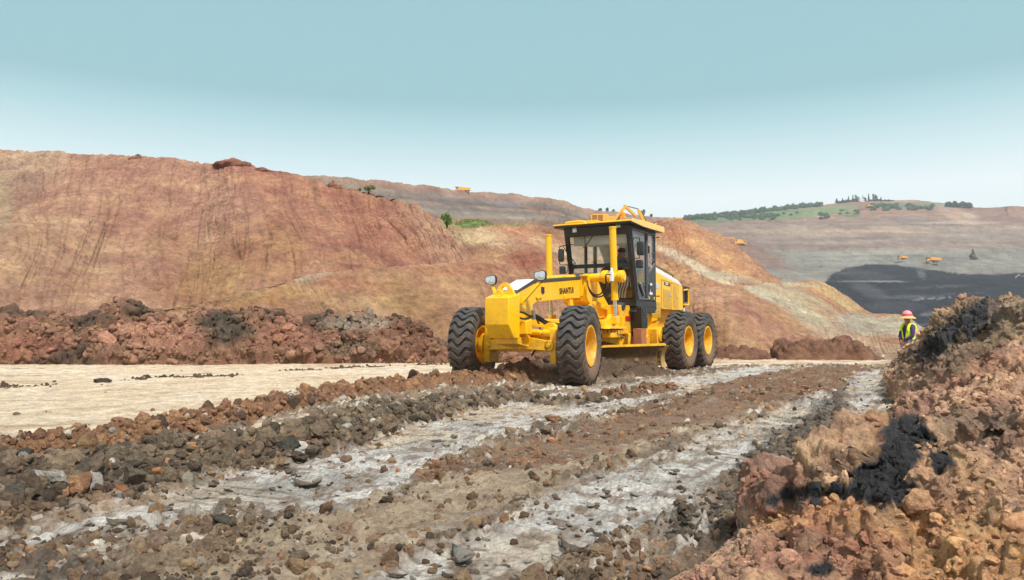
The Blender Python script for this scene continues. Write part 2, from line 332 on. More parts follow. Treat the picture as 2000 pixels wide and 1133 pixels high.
def c_left(px, py, P, U, V, d):
    base = np.repeat(A(184, 134, 106)[None], len(px), 0)
    c = blobs(px, py, base, [(60, 320, 90, 60, 0, (186, 156, 130), .8), (300, 360, 260, 60, 0, (186, 134, 108), .7), (620, 430, 230, 90, 40, (168, 104, 78), .85), (730, 430, 200, 60, 45, (170, 100, 74), .8),
        (480, 330, 200, 30, 20, (182, 118, 92), .7), (100, 520, 190, 110, 0, (194, 152, 114), .8), (80, 430, 160, 22, 5, (198, 158, 120), .6), (40, 370, 55, 45, 20, (140, 112, 100), .5), (0, 400, 30, 90, 0, (170, 160, 125), .6),
        (330, 470, 60, 40, 0, (176, 134, 76), .6), (420, 540, 110, 70, -20, (172, 126, 68), .8), (520, 500, 110, 60, 30, (160, 104, 62), .7), (340, 560, 70, 40, 0, (168, 122, 64), .6), (560, 470, 60, 40, 30, (166, 118, 66), .6),
        (260, 430, 80, 40, 0, (176, 116, 92), .6), (330, 500, 30, 100, 0, (170, 112, 88), .6), (180, 590, 90, 30, 0, (206, 160, 122), .7), (700, 520, 90, 30, 10, (172, 120, 80), .6), (150, 560, 60, 40, 0, (190, 140, 96), .5)])
    c = c * .68 + A(178, 130, 102) * .32
    st = fbm(np.stack([U * 5, V * 1.5, U * 0], 1), 1, 4, 33)[:, None]; c = c * (1 + st * .13)
    cr = np.clip(gully(P, U, V, 3.1, 1.1, 1, 8) + .6 * gully(P, U, V, 6.5, 2.2, 2, 7) * (1 - ss(.5, 1, V)), 0, 1)[:, None]; c = c * (1 - .24 * cr) # darker along the gully lines
    return c * (1 + fbm(P, 1.1, 4, 41)[:, None] * .25)
crest = [(-330,283,48),(0,294,46.5),(150,302,45.5),(300,309,44.5),(410,322,44),(460,315,43.6),(540,338,43),(620,352,43),(700,370,43),(790,392,42),(850,430,41),(912,502,37)]
basel = [(-420,625,24),(-60,618,24.5),(60,617,24.8),(170,614,25),(330,602,25.5),(430,584,26.5),(560,550,28.5),(690,530,31),(790,521,33),(860,515,34.5),(890,513,35.5),(925,510,36)]
def midrow(a, b, t, dy=0, bow=None): return [(p[0] * (1 - t) + q[0] * t, p[1] * (1 - t) + q[1] * t + dy, p[2] * (1 - t) + q[2] * t + (bow[i] if bow is not None else 0)) for i, (p, q) in enumerate(zip(a, b))]
basex = [(p[0] + 8, p[1] + 45, p[2] - 1.5) for p in basel]
m1 = midrow(crest, basel, .35, 0, [2, 1.5, 0, 1.5, .5, -1.5, -2.0, -1.2, -.6, 0, 0, 0]); m2 = midrow(crest, basel, .7, 0, [-1, -2.5, -1, 1.5, 1, -1, -1.6, -1.2, 0, -.4, 0, 0])
slope_left, G_left = patch('clay_hillside', [crest, m1, m2, basel, basex], 1250, 420, M_hill, d_left, c_left, back=(14, 4))
# ---- the low berm in front of it, running right behind the grader to the pit edge
def d_berm(P, U, V):
    env = ss(0, .1, V)
    env = env * (1 - .85 * ss(11.8, 13.5, U)); g = gully(P, U, V, 5.5, .9, 3, 3.5, .15) * env; g2 = gully(P, U, V, 14, 1.5, 4, 3, .2, .3) * env
    return -g * .07 - g2 * .022 + fbm(P, .15, 3, 15) * .5 * env + fbm(P, .8, 4, 16) * .17 + fbm(P, 3.5, 4, 18, ridged=True) * .06 + fbm(P, 9, 3, 19) * .03
def c_berm(px, py, P, U, V, d):
    base = np.repeat(A(182, 134, 96)[None], len(px), 0)
    c = blobs(px, py, base, [(620, 538, 45, 14, -15, (190, 170, 145), .8), (480, 575, 60, 14, -15, (186, 150, 104), .8), (500, 590, 120, 22, -12, (176, 128, 76), .8), (700, 560, 110, 22, 10, (176, 116, 84), .7), (900, 525, 110, 14, 0, (172, 112, 82), .8),
        (820, 600, 100, 50, 35, (160, 118, 72), .7), (1030, 510, 60, 28, 0, (166, 100, 72), .85), (980, 560, 90, 30, 20, (172, 118, 84), .6), (700, 600, 60, 40, 30, (168, 128, 92), .6), (1130, 530, 50, 20, 10, (200, 178, 150), .7), (1100, 560, 80, 40, 10, (170, 116, 84), .7),
        (1350, 600, 80, 50, 0, (184, 130, 92), .9), (1380, 660, 60, 50, 30, (164, 118, 70), .9), (1400, 575, 60, 16, 0, (196, 148, 112), .8), (1470, 630, 70, 22, 48, (172, 112, 88), .9), (1520, 660, 120, 22, 35, (176, 124, 98), .9),
        (1500, 578, 60, 12, 25, (196, 186, 160), .9), (1570, 610, 120, 20, 32, (182, 168, 140), .95), (1570, 580, 90, 14, 25, (176, 158, 128), .8), (1610, 560, 40, 12, 20, (202, 164, 106), .9), (1650, 590, 50, 16, 35, (186, 152, 104), .9),
        (1700, 635, 90, 22, 10, (182, 174, 152), .9), (1650, 660, 90, 20, 15, (184, 152, 128), .8), (1770, 640, 50, 24, 20, (186, 176, 152), .9), (1650, 690, 140, 12, 5, (188, 150, 122), .7), (1740, 680, 50, 14, 0, (196, 164, 130), .7), (1540, 556, 80, 6, 0, (190, 170, 140), .7)])
    st = fbm(np.stack([U * 12, V * 1.6, U * 0], 1), 1, 4, 43)[:, None]; return c * (1 + st * .2) * (1 + fbm(P, 1.8, 4, 44)[:, None] * .2)
bc = [(240,618,23.6),(430,584,25),(560,550,27),(660,530,28),(850,516,30),(960,506,32),(1050,484,34),(1150,520,36),(1290,556,36),(1432,560,37),(1520,553,42),(1600,551,46),(1650,578,46),(1700,611,44),(1769,618,42),(1812,665,40)]
bb = [(250,707,23),(430,707,23),(640,706,23),(780,705,23.5),(980,703,24),(1090,703,24.5),(1180,702,25),(1270,702,25.5),(1330,701,26),(1420,701,26.4),(1590,701,26.6),(1680,702,26),(1730,704,25.5),(1775,705,25),(1850,707,24),(1900,709,23.5)]
bow = [0, 0, 0, 0, 0, 0, -.5, 0, 0, -3.4, -1.5, 0, 1.5, .5, 0, 0]
slope_berm, G_berm = patch('spoil_bank', [bc, midrow(bc, bb, .5, 0, bow), bb], 1000, 260, M_hill, d_berm, c_berm, back=(8, 3))
# ---- middle hills behind the grader
def d_mid(P, U, V):
    env = ss(0, .1, V); g = gully(P, U, V, 4, 1, 5, 3.5) * env; g2 = gully(P, U, V, 9, 1.6, 6, 3) * env
    return -g * .09 - g2 * .03 + fbm(P, .05, 3, 25) * 2.2 * env + fbm(P, .3, 4, 26) * .6 + fbm(P, 1.1, 4, 28, ridged=True) * .2 + fbm(P, 3, 3, 29) * .09
def c_mid(px, py, P, U, V, d):
    base = np.repeat(A(178, 128, 92)[None], len(px), 0)
    c = blobs(px, py, base, [(950, 462, 60, 22, 15, (202, 172, 130), .95), (905, 470, 40, 22, 20, (186, 158, 118), .9), (915, 488, 30, 12, 10, (166, 112, 84), .7), (1000, 480, 70, 22, 35, (184, 140, 106), .7), (1000, 450, 60, 12, 25, (188, 130, 92), .8), (920, 437, 36, 9, -8, (120, 156, 66), .95), (875, 432, 18, 16, 0, (132, 146, 84), .8), (985, 437, 60, 6, 0, (150, 150, 90), .6),
        (1100, 458, 60, 16, 20, (150, 108, 72), .8), (1070, 480, 50, 10, 30, (198, 164, 126), .6), (1330, 462, 70, 22, 25, (186, 122, 78), .9), (1400, 500, 90, 20, 35, (204, 150, 96), .9), (1360, 520, 110, 9, 28, (212, 192, 160), .9), (1320, 500, 60, 10, 25, (206, 180, 148), .8), (1330, 535, 60, 16, 15, (196, 148, 92), .8), (1420, 540, 70, 9, 10, (188, 176, 150), .8), (1345, 562, 30, 4, 0, (140, 150, 80), .8), (1440, 548, 60, 5, 5, (176, 150, 120), .7), (1130, 500, 60, 30, 0, (196, 170, 140), .6), (1300, 440, 40, 8, 10, (150, 100, 74), .6)])
    st = fbm(np.stack([U * 9, V * 1.6, U * 0], 1), 1, 4, 53)[:, None]; return c * (1 + st * .15) * (1 + fbm(P, .8, 4, 54)[:, None] * .2)
dc = [(780,418,62),(850,432,64),(885,430,66),(930,433,68),(960,440,70),(1010,438,72),(1040,441,74),(1100,448,76),(1160,444,78),(1230,436,80),(1290,432,80),(1330,438,78),(1378,462,76),(1430,495,72),(1480,530,68),(1512,552,64)]
db = [(850,525,38),(905,520,40),(950,514,41),(1000,510,42),(1050,508,42),(1100,518,43),(1150,536,44),(1200,550,44),(1250,562,45),(1300,567,46),(1350,569,47),(1400,566,48),(1440,563,50),(1480,560,52),(1510,557,54),(1535,555,56)]
hills_mid, G_mid = patch('hills', [dc, midrow(dc, db, .5, 0, [0, 0, -3, -6, -5, 0, 2, 2, 0, 0, -2, -4, -3, -2, 0, 0]), db], 700, 260, M_hill, d_mid, c_mid, back=(45, 1.2, 1))
# ---- far terraces at the left and the far pit wall at the right
def bench(V, n, sharp): t = V * n; f = t - np.floor(t); return (np.floor(t) + ss(.5 - sharp, .5 + sharp, f) - t) / n
def d_ft(P, U, V): return fbm(P, .03, 4, 35) * 2.2 * ss(0, .1, V) + fbm(P, .12, 4, 36) * 1.5 + bench(V, 6, .2) * 45 - gully(P, U, V, 6, 3, 9, 4) * .8 * ss(0, .2, V)
def c_ft(px, py, P, U, V, d):
    up = polyy(px, [(560, 345), (640, 348), (903, 374), (1080, 390), (1150, 413), (1290, 428)]); t = py - up
    cols = np.array([A(*c) for c in [(184, 142, 114), (176, 134, 108), (164, 142, 124), (160, 138, 122), (134, 118, 108), (172, 144, 118), (138, 126, 116), (158, 144, 128), (176, 152, 128), (156, 128, 106)]])
    tt = np.clip(t * .165 * (1 + .25 * ss(900, 1100, px)) + fbm(P, .02, 3, 61) * 1.1, 0, 8.99); i = tt.astype(int); f = ss(.25, .75, tt - i)[:, None]; c = cols[i] * (1 - f) + cols[i + 1] * f
    c = blobs(px, py, c, [(990, 398, 26, 8, 10, (140, 132, 140), .6), (1060, 412, 50, 5, 12, (190, 140, 104), .8), (900, 402, 60, 4, 10, (122, 108, 100), .6), (800, 382, 60, 5, 6, (160, 132, 120), .6), (1100, 440, 90, 14, 5, (150, 112, 88), .6), (760, 362, 120, 6, 7, (190, 140, 110), .6)])
    return c * (1 + fbm(P, .11, 4, 63)[:, None] * .35)
fc = [(540,344,300),(640,347,320),(700,353,340),(760,359,360),(830,367,380),(903,376,400),(960,378,420),(1030,387,430),(1080,391,430),(1112,403,440),(1150,414,450),(1220,422,470),(1300,431,500)]
fb = [(p[0], 470, 190 + i * 8) for i, p in enumerate(fc)]
terr_far, G_ft = patch('terrace', [fc, midrow(fc, fb, .45), fb], 420, 200, M_far, d_ft, c_ft, back=(60, 6))
def d_fr(P, U, V): return fbm(P, .015, 4, 45) * 5 * ss(0, .1, V) + fbm(P, .08, 4, 46) * 2.2 + bench(V, 11, .18) * 80 - gully(P, U, V, 3, 3, 10, 4) * .2 * ss(.3, .5, V)
COALTOP = [(1500, 700), (1600, 556), (1622, 540), (1650, 522), (1690, 517), (1780, 520), (1850, 530), (1900, 536), (2000, 534), (2300, 530)]
def c_fr(px, py, P, U, V, d):
    stops = [(380, (182, 138, 114)), (418, (180, 136, 110)), (434, (170, 140, 122)), (446, (172, 148, 130)), (451, (188, 160, 132)), (456, (176, 152, 134)), (470, (168, 146, 132)), (484, (166, 142, 124)), (490, (170, 162, 148)), (500, (160, 158, 146)), (515, (160, 158, 148)), (540, (162, 156, 142)), (600, (150, 146, 136)), (700, (110, 110, 112))]
    ys = np.array([s[0] for s in stops], float); cs = np.array([A(*s[1]) for s in stops]); y2 = py + (px - 1700) * .012
    c = np.stack([np.interp(y2, ys, cs[:, k]) for k in range(3)], 1)
    bandn = fbm(np.stack([px * .004, y2 * .16, px * 0], 1), 1, 4, 71)[:, None]; bn2 = fbm(np.stack([px * .006, y2 * .5, px * 0], 1), 1, 3, 72)[:, None]; c = c * (1 + bandn * .42 + bn2 * .3) * .95
    c = blobs(px, py, c, [(1440, 480, 130, 22, 20, (160, 124, 108), .7), (1480, 500, 80, 14, 25, (160, 116, 98), .7), (1560, 535, 50, 16, 0, (158, 154, 140), .6), (1700, 452, 130, 3, 1, (206, 178, 136), .8), (1880, 435, 110, 3.2, 0, (204, 188, 168), .9), (1760, 429, 60, 3.5, 0, (140, 130, 134), .85),
        (1950, 420, 90, 20, 0, (178, 132, 110), .7), (1860, 415, 50, 16, 30, (206, 168, 136), .7), (1895, 422, 20, 6, 10, (222, 196, 168), .7), (1900, 455, 100, 4, 3, (146, 140, 144), .5), (1450, 418, 160, 14, -8, (112, 140, 92), .95), (1600, 414, 110, 9, -8, (128, 160, 92), .95), (1520, 420, 100, 9, -6, (122, 154, 92), .9), (1760, 402, 60, 8, 0, (120, 142, 100), .85), (1660, 420, 26, 8, 0, (110, 142, 92), .8), (1840, 398, 60, 5, 0, (140, 160, 112), .8),
        (1700, 405, 40, 10, 10, (172, 116, 90), .8), (1700, 494, 180, 5, 0, (180, 176, 160), .6)])
    ct = polyy(px, COALTOP); m = ss(-1.5, 2, py - ct + fbm(P, .04, 5, 73, .65) * 9)[:, None]
    coal = np.repeat(A(30, 37, 52)[None], len(px), 0)
    coal = blobs(px, py, coal, [(1680, 535, 80, 12, 8, (84, 84, 90), .6), (1700, 549.5, 80, 1.8, 0, (168, 168, 164), .9), (1830, 583, 60, 1.6, -2, (160, 164, 166), .7), (1880, 600, 50, 5, -12, (168, 168, 164), .75), (1820, 612, 26, 3, -8, (140, 142, 144), .6), (1800, 535, 14, 9, 55, (130, 130, 130), .5), (1700, 570, 50, 16, 25, (92, 92, 98), .6), (1900, 560, 100, 4, 0, (40, 44, 54), .6), (1740, 600, 70, 12, 0, (82, 86, 94), .6)])
    coal = coal * (1 + .9 * fbm(np.stack([px * .008, y2 * .28 + px * .004, px * 0], 1), 1, 5, 76, .6)[:, None]); bl = ss(.2, .4, fbm(np.stack([px * .004, y2 * .11 + px * .002, px * 0], 1), 1, 3, 78))[:, None]; coal = coal * (1 - bl * .5) + A(120, 122, 128) * bl * .5; c = c * (1 - m) + coal * m
    return c * (1 + fbm(P, .06, 4, 74)[:, None] * .3)
gc = [(1170,426,800),(1290,431,800),(1330,431,800),(1400,424,820),(1500,412,840),(1560,406,860),(1630,398,880),(1700,391,880),(1740,391,880),(1800,393,860),(1870,400,840),(1910,406,800),(1960,404,760),(2010,402,740),(2350,396,700)]
def grow(y, Y, px0=None): return [(p[0], y, Y) for p in gc]
g1 = [(p[0], 438, 640) for p in gc]; g2 = [(p[0], 468, 560) for p in gc]; g3 = [(p[0], 508, 470) for p in gc]; g4 = [(p[0], 560, 360) for p in gc]; g5 = [(p[0], 668, 250) for p in gc]
wall_far, G_fr = patch('pit_terraces', [gc, g1, g2, g3, g4, g5], 620, 330, M_far, d_fr, c_fr, back=(120, 14))
# ================================================================ the ground sheet
def polyworld(px): return np.array([gnd(x, y)[:2] for x, y in px])
def sdf(X, Y, poly):                            # signed distance (negative inside) to a polygon, in metres
    d = np.full(len(X), 1e9); ins = np.zeros(len(X), bool); n = len(poly)
    for i in range(n):
        a, b = poly[i], poly[(i + 1) % n]; e = b - a; t = np.clip(((X - a[0]) * e[0] + (Y - a[1]) * e[1]) / max(e @ e, 1e-9), 0, 1)
        d = np.minimum(d, (X - a[0] - t * e[0]) ** 2 + (Y - a[1] - t * e[1]) ** 2)
        c = ((a[1] > Y) != (b[1] > Y)) & (X < (b[0] - a[0]) * (Y - a[1]) / (b[1] - a[1] + 1e-12) + a[0]); ins ^= c
    d = np.sqrt(d); return np.where(ins, -d, d)
def linedist(X, Y, pts):                        # distance to a polyline and value interpolated along it; pts rows x, y, values...
    best = np.full(len(X), 1e9); val = np.zeros((len(X), pts.shape[1] - 2)); sgn = np.zeros(len(X))
    for a, b in zip(pts[:-1], pts[1:]):
        e = b[:2] - a[:2]; t = np.clip(((X - a[0]) * e[0] + (Y - a[1]) * e[1]) / max(e @ e, 1e-9), 0, 1)
        d = np.hypot(X - a[0] - t * e[0], Y - a[1] - t * e[1]); m = d < best; best = np.where(m, d, best)
        val[m] = (a[2:] * (1 - t[m, None]) + b[2:] * t[m, None]); sgn = np.where(m, np.sign((X - a[0]) * e[1] - (Y - a[1]) * e[0]), sgn)
    return best, val, sgn
TH = R(30.2); CT, ST = math.cos(TH), math.sin(TH)
ROAD = polyworld([(-900, 713), (300, 712), (860, 707), (1000, 703), (1300, 703), (1700, 700), (1790, 708), (1700, 714), (1500, 713), (1380, 716), (1010, 728), (860, 745), (720, 777), (580, 808), (350, 850), (200, 878), (0, 900), (-900, 1010)])
PALE2 = polyworld([(190, 890), (480, 840), (740, 788), (748, 800), (480, 858), (300, 885), (200, 905)])
T1 = polyworld([(-500, 1190), (0, 1052), (130, 1015), (420, 945), (560, 900), (700, 850), (860, 806), (1000, 782), (1200, 752), (1420, 728), (1470, 716), (1580, 714), (1430, 742), (1300, 772), (1150, 815), (1000, 850), (850, 900), (800, 950), (700, 985), (560, 1010), (430, 1000), (200, 1055), (0, 1105), (-500, 1290)])
T2 = polyworld([(700, 1180), (820, 1090), (950, 1025), (1150, 940), (1350, 878), (1450, 838), (1540, 792), (1600, 764), (1624, 766), (1600, 806), (1520, 855), (1480, 895), (1410, 955), (1300, 1030), (1180, 1090), (1000, 1180)])
T3 = polyworld([(1600, 890), (1640, 830), (1655, 790), (1662, 750), (1680, 728), (1722, 724), (1718, 780), (1696, 830), (1680, 895)])
SMOO = polyworld([(250, 1160), (520, 1040), (800, 960), (1000, 885), (1200, 835), (1400, 780), (1500, 790), (1400, 840), (1150, 925), (950, 1020), (780, 1110), (700, 1180)])
DRK = polyworld([(1480, 860), (1560, 812), (1622, 770), (1665, 740), (1655, 790), (1610, 860), (1560, 930), (1440, 990), (1330, 1050), (1290, 1035), (1410, 965), (1470, 900)])
BRN = polyworld([(780, 905), (1080, 862), (1300, 786), (1430, 735), (1600, 715), (1690, 718), (1640, 765), (1480, 800), (1300, 855), (1000, 925), (800, 950)])
def wl(pts): return np.array([list(gnd(x, y, .08)[:2]) + list(r) for x, y, *r in pts])
W1 = wl([(-300, 955, .20, .10), (0, 890, .22, .13), (170, 862, .25, .15), (300, 838, .24, .14), (460, 812, .26, .15), (600, 777, .30, .16), (730, 757, .36, .18), (870, 745, .45, .2), (940, 742, .45, .22)]); W1 = np.concatenate([W1, [(-.05, 13.7, .42, .3), (.45, 14.1, .4, .38)]])
W2 = wl([(-300, 1025, .42, .17), (0, 960, .48, .18), (200, 922, .45, .17), (400, 890, .42, .16), (560, 866, .46, .15), (700, 820, .46, .15), (860, 787, .42, .13), (1000, 766, .36, .09), (1100, 776, .26, .05), (1200, 764, .25, .05), (1300, 748, .25, .03)])
W3 = np.array([(.5, 14.1, .3, .32), (1.0, 14.4, .34, .38), (1.5, 14.65, .34, .38), (2.15, 15.0, .34, .32), (2.7, 15.3, .34, .24), (3.05, 15.6, .3, .08)])
def ground_fields(X, Y, detail=True):
    P = np.stack([X, Y, X * 0], 1); U_ = X * CT - Y * ST; V_ = X * ST + Y * CT
    wx = fbm(P, 1.6, 4, 201) * .22; wy = fbm(P, 1.6, 4, 205) * .22; f2 = fbm(P, 7, 3, 207) * .05; Xw, Yw = X + wx + f2, Y + wy + f2
    rag = fbm(P, 4.5, 5, 209, .6) * .28 + fbm(np.stack([U_ * 4.5, V_ * .8, V_ * 0], 1), 1, 5, 211, .62) * .42; sd = lambda poly, s=.10: ss(.34, .66, 1 - ss(-.32 - s * .8, .32 + s * .8, sdf(Xw, Yw, poly)) + rag * (1.0 + s * 2.2))
    m = dict(road=sd(ROAD, .02), pale=sd(PALE2, .0), t1=sd(T1, .22), t2=sd(T2, .2), t3=sd(T3, .12), smo=sd(SMOO, .25), brn=sd(BRN, .3), drk=sd(DRK, .12))
    h = 0
    for nm, W_ in (('w1', W1), ('w2', W2), ('w3', W3)):
        dd, v, sg = linedist(X + wx * .5, Y + wy * .5, W_); prof = np.clip(1 - (dd / np.maximum(v[:, 0], .05)) ** 2, 0, 1); prof = prof ** .8
        m[nm] = ss(0, .35, prof); h = np.maximum(h, prof * v[:, 1]); m[nm + 'n'] = np.clip(1 - dd / (v[:, 0] * 1.8), 0, 1)
    return P, U_, V_, h, m
def ground_height(X, Y):
    P, U_, V_, h, m = ground_fields(X, Y); m['w1'] = np.maximum(m['w1'], m['w3']); m['w1n'] = np.maximum(m['w1n'], m['w3n']); w_ = np.maximum(m['w1'], m['w2']); near = 1 - ss(26, 34, Y)
    trk = np.maximum(np.maximum(m['t1'], m['t2']), m['t3']) * (1 - w_); road = np.maximum(m['road'], m['pale']) * (1 - w_)
    rough = (1 - road * .95) * (1 - .5 * m['smo'] * (1 - w_)) * (1 - .45 * m['brn'])
    wf1, wf2 = worley(P + fbm(P, 5, 2, 300)[:, None] * .08, 7, 1); ws1, _ = worley(P, 17, 2); lump = (.5 - wf1) * .11 + (.45 - ws1) * .05
    pn = ss(-.15, .35, fbm(P, 1.1, 3, 310))     # patches with and without clods
    out_trk = 1 - trk * (.88 + .1 * ss(-.25, .1, fbm(P, 2.3, 3, 312)))
    h = h + w_ * (fbm(P, 3.2, 5, 303, .6) * .11 + lump * 1.3)
    h = h + rough * out_trk * (1 - w_) * (lump * (.6 + 1.1 * pn) + fbm(P, 1.3, 4, 305) * .05 + fbm(P, 9, 5, 306, .6, ridged=True) * .045)
    # wet tyre tracks: sunk, with pressed ripples across the track and torn flakes
    ph = V_ / .125 + fbm(P, 1.0, 3, 320) * .5 + .5 * np.abs(np.sin(U_ * 3.6 + fbm(P, .6, 2, 325))); saw = ph - np.floor(ph); tear = ss(-.25, .25, fbm(P, 1.7, 3, 322))
    rip = (saw ** 1.6) * (.018 + .024 * tear) * ss(-.45, .0, fbm(P, .9, 3, 326)) + ss(.1, .5, fbm(P, 10, 3, 323, ridged=True)) * .007 * tear
    h = h + trk * (-.02 + rip) + (m['smo'] * (1 - w_)) * (fbm(np.stack([U_ * 5, V_ * .5, V_ * 0], 1), 1, 4, 330) * .03)
    h = h + road * (fbm(np.stack([U_ * 3, V_ * .6, V_ * 0], 1), 1, 4, 331) * .03 + fbm(P, 7, 5, 332, .6) * .016)
    h = h + fbm(P, .12, 2, 340) * .04
    far = ss(45, 140, Y); h = h * near - 6 * far
    return h, P, U_, V_, m, trk, road, w_, pn, tear, saw
def ground_color(P, U_, V_, m, trk, road, w_, pn, tear, saw, h):
    n1 = fbm(P, 1.2, 4, 401)[:, None]; n2 = fbm(P, 6, 4, 402)[:, None]; n3 = fbm(P, .5, 3, 403)[:, None]
    def mix(c, d, t): return c * (1 - t) + d * t
    stk0 = fbm(np.stack([U_ * 5, V_ * .7, V_ * 0], 1), 1, 5, 407, .62)[:, None]
    T = lambda t: t[:, None] if t.ndim == 1 else t
    c = np.repeat(A(126, 106, 84)[None], len(P), 0); c = mix(c, A(92, 84, 74), ss(-.1, .4, n1)); c = mix(c, A(150, 122, 92), ss(.05, .45, -n1))
    c = c * (1 + stk0 * .45); c = mix(c, A(208, 198, 184), ss(.05, .28, stk0 + n2 * .3) * .75); c = mix(c, A(158, 136, 108) * (1 + n2 * .2), T(m['smo']) * .8 * ss(-.5, .2, n2 + .3 * n1 + .2)); c = mix(c, mix(A(122, 84, 54), A(98, 78, 60), ss(-.2, .3, n2)), T(m['brn']) * .8)
    stk = fbm(np.stack([U_ * 7, V_ * .9, V_ * 0], 1), 1, 5, 406, .62)[:, None]; tr = mix(A(214, 207, 198), A(172, 165, 155), ss(-.2, .4, n1 + stk * .7)); tr = mix(tr, A(140, 114, 88), ss(.08, .32, stk) * .75); tr = mix(tr, A(206, 180, 146), ss(.05, .3, n3) * .75); tr = mix(tr, A(132, 102, 74), ss(.1, .3, n2 + .05) * .8); tr = mix(tr, A(104, 86, 66), T(ss(.0, .10, saw) * (1 - ss(.25, .45, saw)) * (.5 + .5 * tear) * (1 - ss(9, 14, P[:, 1]))) * .8)
    patch_ = T(trk) * ss(-.5, -.2, fbm(P, 2.6, 4, 405)[:, None] * .6 + stk0 * .75 - .04 - .12 * T(m['brn'])); c = mix(c, tr, patch_)
    rd = mix(A(234, 210, 174), A(218, 190, 152), ss(-.2, .4, fbm(np.stack([U_ * 2.5, V_ * .5, V_ * 0], 1), 1, 4, 410)[:, None])); rd = mix(rd, A(236, 222, 200), ss(0, .4, n3) * .6); rd = mix(rd, A(184, 150, 112), ss(.25, .5, n2) * .55)
    st = ss(.18, .42, fbm(np.stack([P[:, 0] * .35, P[:, 1] * 1.6, V_ * 0], 1), 1, 4, 412))[:, None] * T(ss(10, 16, P[:, 1])); rd = mix(rd, A(150, 112, 82), st * .75); s2 = ss(.2, .4, fbm(np.stack([P[:, 0] * .5, P[:, 1] * 2.6, V_ * 0], 1), 1, 5, 414, .6))[:, None]; rd = mix(rd, A(176, 140, 104), s2 * .7); rd = mix(rd, A(110, 84, 62), ss(.28, .5, fbm(P, 3.4, 5, 415, .62))[:, None] * T(ss(8, 13, P[:, 1])) * .7)
    c = mix(c, rd, T(road))
    w1c = mix(A(124, 88, 58), A(150, 104, 66), ss(0, .4, n2)); w2c = mix(A(98, 82, 64), A(132, 110, 84), ss(-.1, .4, n2)); w2c = mix(w2c, A(118, 84, 56), T(ss(10, 12.5, P[:, 1])) * .75)
    c = mix(c, A(92, 82, 70) * (1 + n2 * .4), T(m['drk']) * .85); c = mix(c, w1c, T(m['w1'])); c = mix(c, w2c, T(m['w2'])); c = mix(c, A(88, 70, 54), T(m['w3']))
    c = mix(c, A(170, 124, 92), T(ss(19.5, 22, P[:, 1])) * .6 * ss(-.2, .3, n1))
    # far beyond the bank: the dark pit floor
    c = mix(c, A(74, 76, 82), T(ss(40, 60, P[:, 1])))
    c = c * (1 + .5 * (1 - road * .9 - .6 * patch_[:, 0] * (1 - road))[:, None])
    wet = np.clip(patch_[:, 0] * .95 + .25 * m['smo'], 0, 1) * (1 - road) * (1 - w_)
    return np.clip(c, .005, .9), wet
def make_ground():
    ys = [1.5]
    while ys[-1] < 28: ys.append(ys[-1] + min(max(.55 * ys[-1] ** 2 / 737, .004), .036))
    ys = np.array(ys); far = 28 * 1.1 ** np.arange(1, 44); bk = np.array([-60, -25, -10, -4, -1, .3, 1.1]); Ys = np.concatenate([bk, ys, far])
    s = np.linspace(-1.05, 1.05, 1040); s = np.concatenate([[-9, -4, -2.2, -1.5, -1.2], s, [1.2, 1.5, 2.2, 4, 9]])
    Wd = np.where(Ys > 1.5, Ys + 1.0, 2.5 + (1.5 - Ys) * 2); X = np.clip(s[None] * Wd[:, None], -2500, 2500).ravel(); Y = np.repeat(Ys, len(s))
    h, *r = ground_height(X, Y); c, wet = ground_color(*r, h)
    o = mesh_np('ground', np.stack([X, Y, h], 1), grid_faces(len(Ys), len(s)), M_soil, col=c, wet=wet); tag(o, kind='structure'); return o
ground = make_ground()
def hsample(X, Y):                              # ground height at loose points
    return ground_height(np.asarray(X, float), np.asarray(Y, float))[0]
# ================================================================ earth heaps
def heap(name, G, H, lumps, amp, color, label, cat, wet=0, mat=None, group=None):
    # G: (nr, nc, 2) plan grid, H heights; displaced along the surface normal in all three directions
    P3 = np.dstack([G, H]); nm = grid_normals(P3); nm *= np.sign(nm[..., 2:3] + 1e-9); P = P3.reshape(-1, 3); n_ = nm.reshape(-1, 3); up = ss(.0, .25, H.ravel())
    d = 0
    for sc, a, seed in lumps:
        f1, f2 = worley(P + fbm(P, sc * .8, 2, seed)[:, None] * .35 / sc, sc, seed); d = d + (.6 - f1) * a * 1.6 + np.minimum(f2 - f1, .18) * a * 1.5
    d = d + fbm(P, lumps[0][0] * .7, 6, 77, .62) * amp + (fbm(P, lumps[1][0], 5, 78, .62, ridged=True)) * amp * .3 + fbm(P, lumps[2][0] * 1.2, 4, 79, .7) * lumps[2][1] * 1.6
    Q = P + n_ * (d * up)[:, None]; Q[:, 2] = np.where(up < .02, Q[:, 2] - .06, Q[:, 2])
    c, wt = color(Q, d, n_)
    o = mesh_np(name, Q, grid_faces(*H.shape), mat or M_mound, col=np.clip(c, .004, .85), wet=wt); return tag(o, label, cat, group), Q
def mixc(c, d, t): t = t[:, None] if t.ndim == 1 else t; return c * (1 - t) + d * t
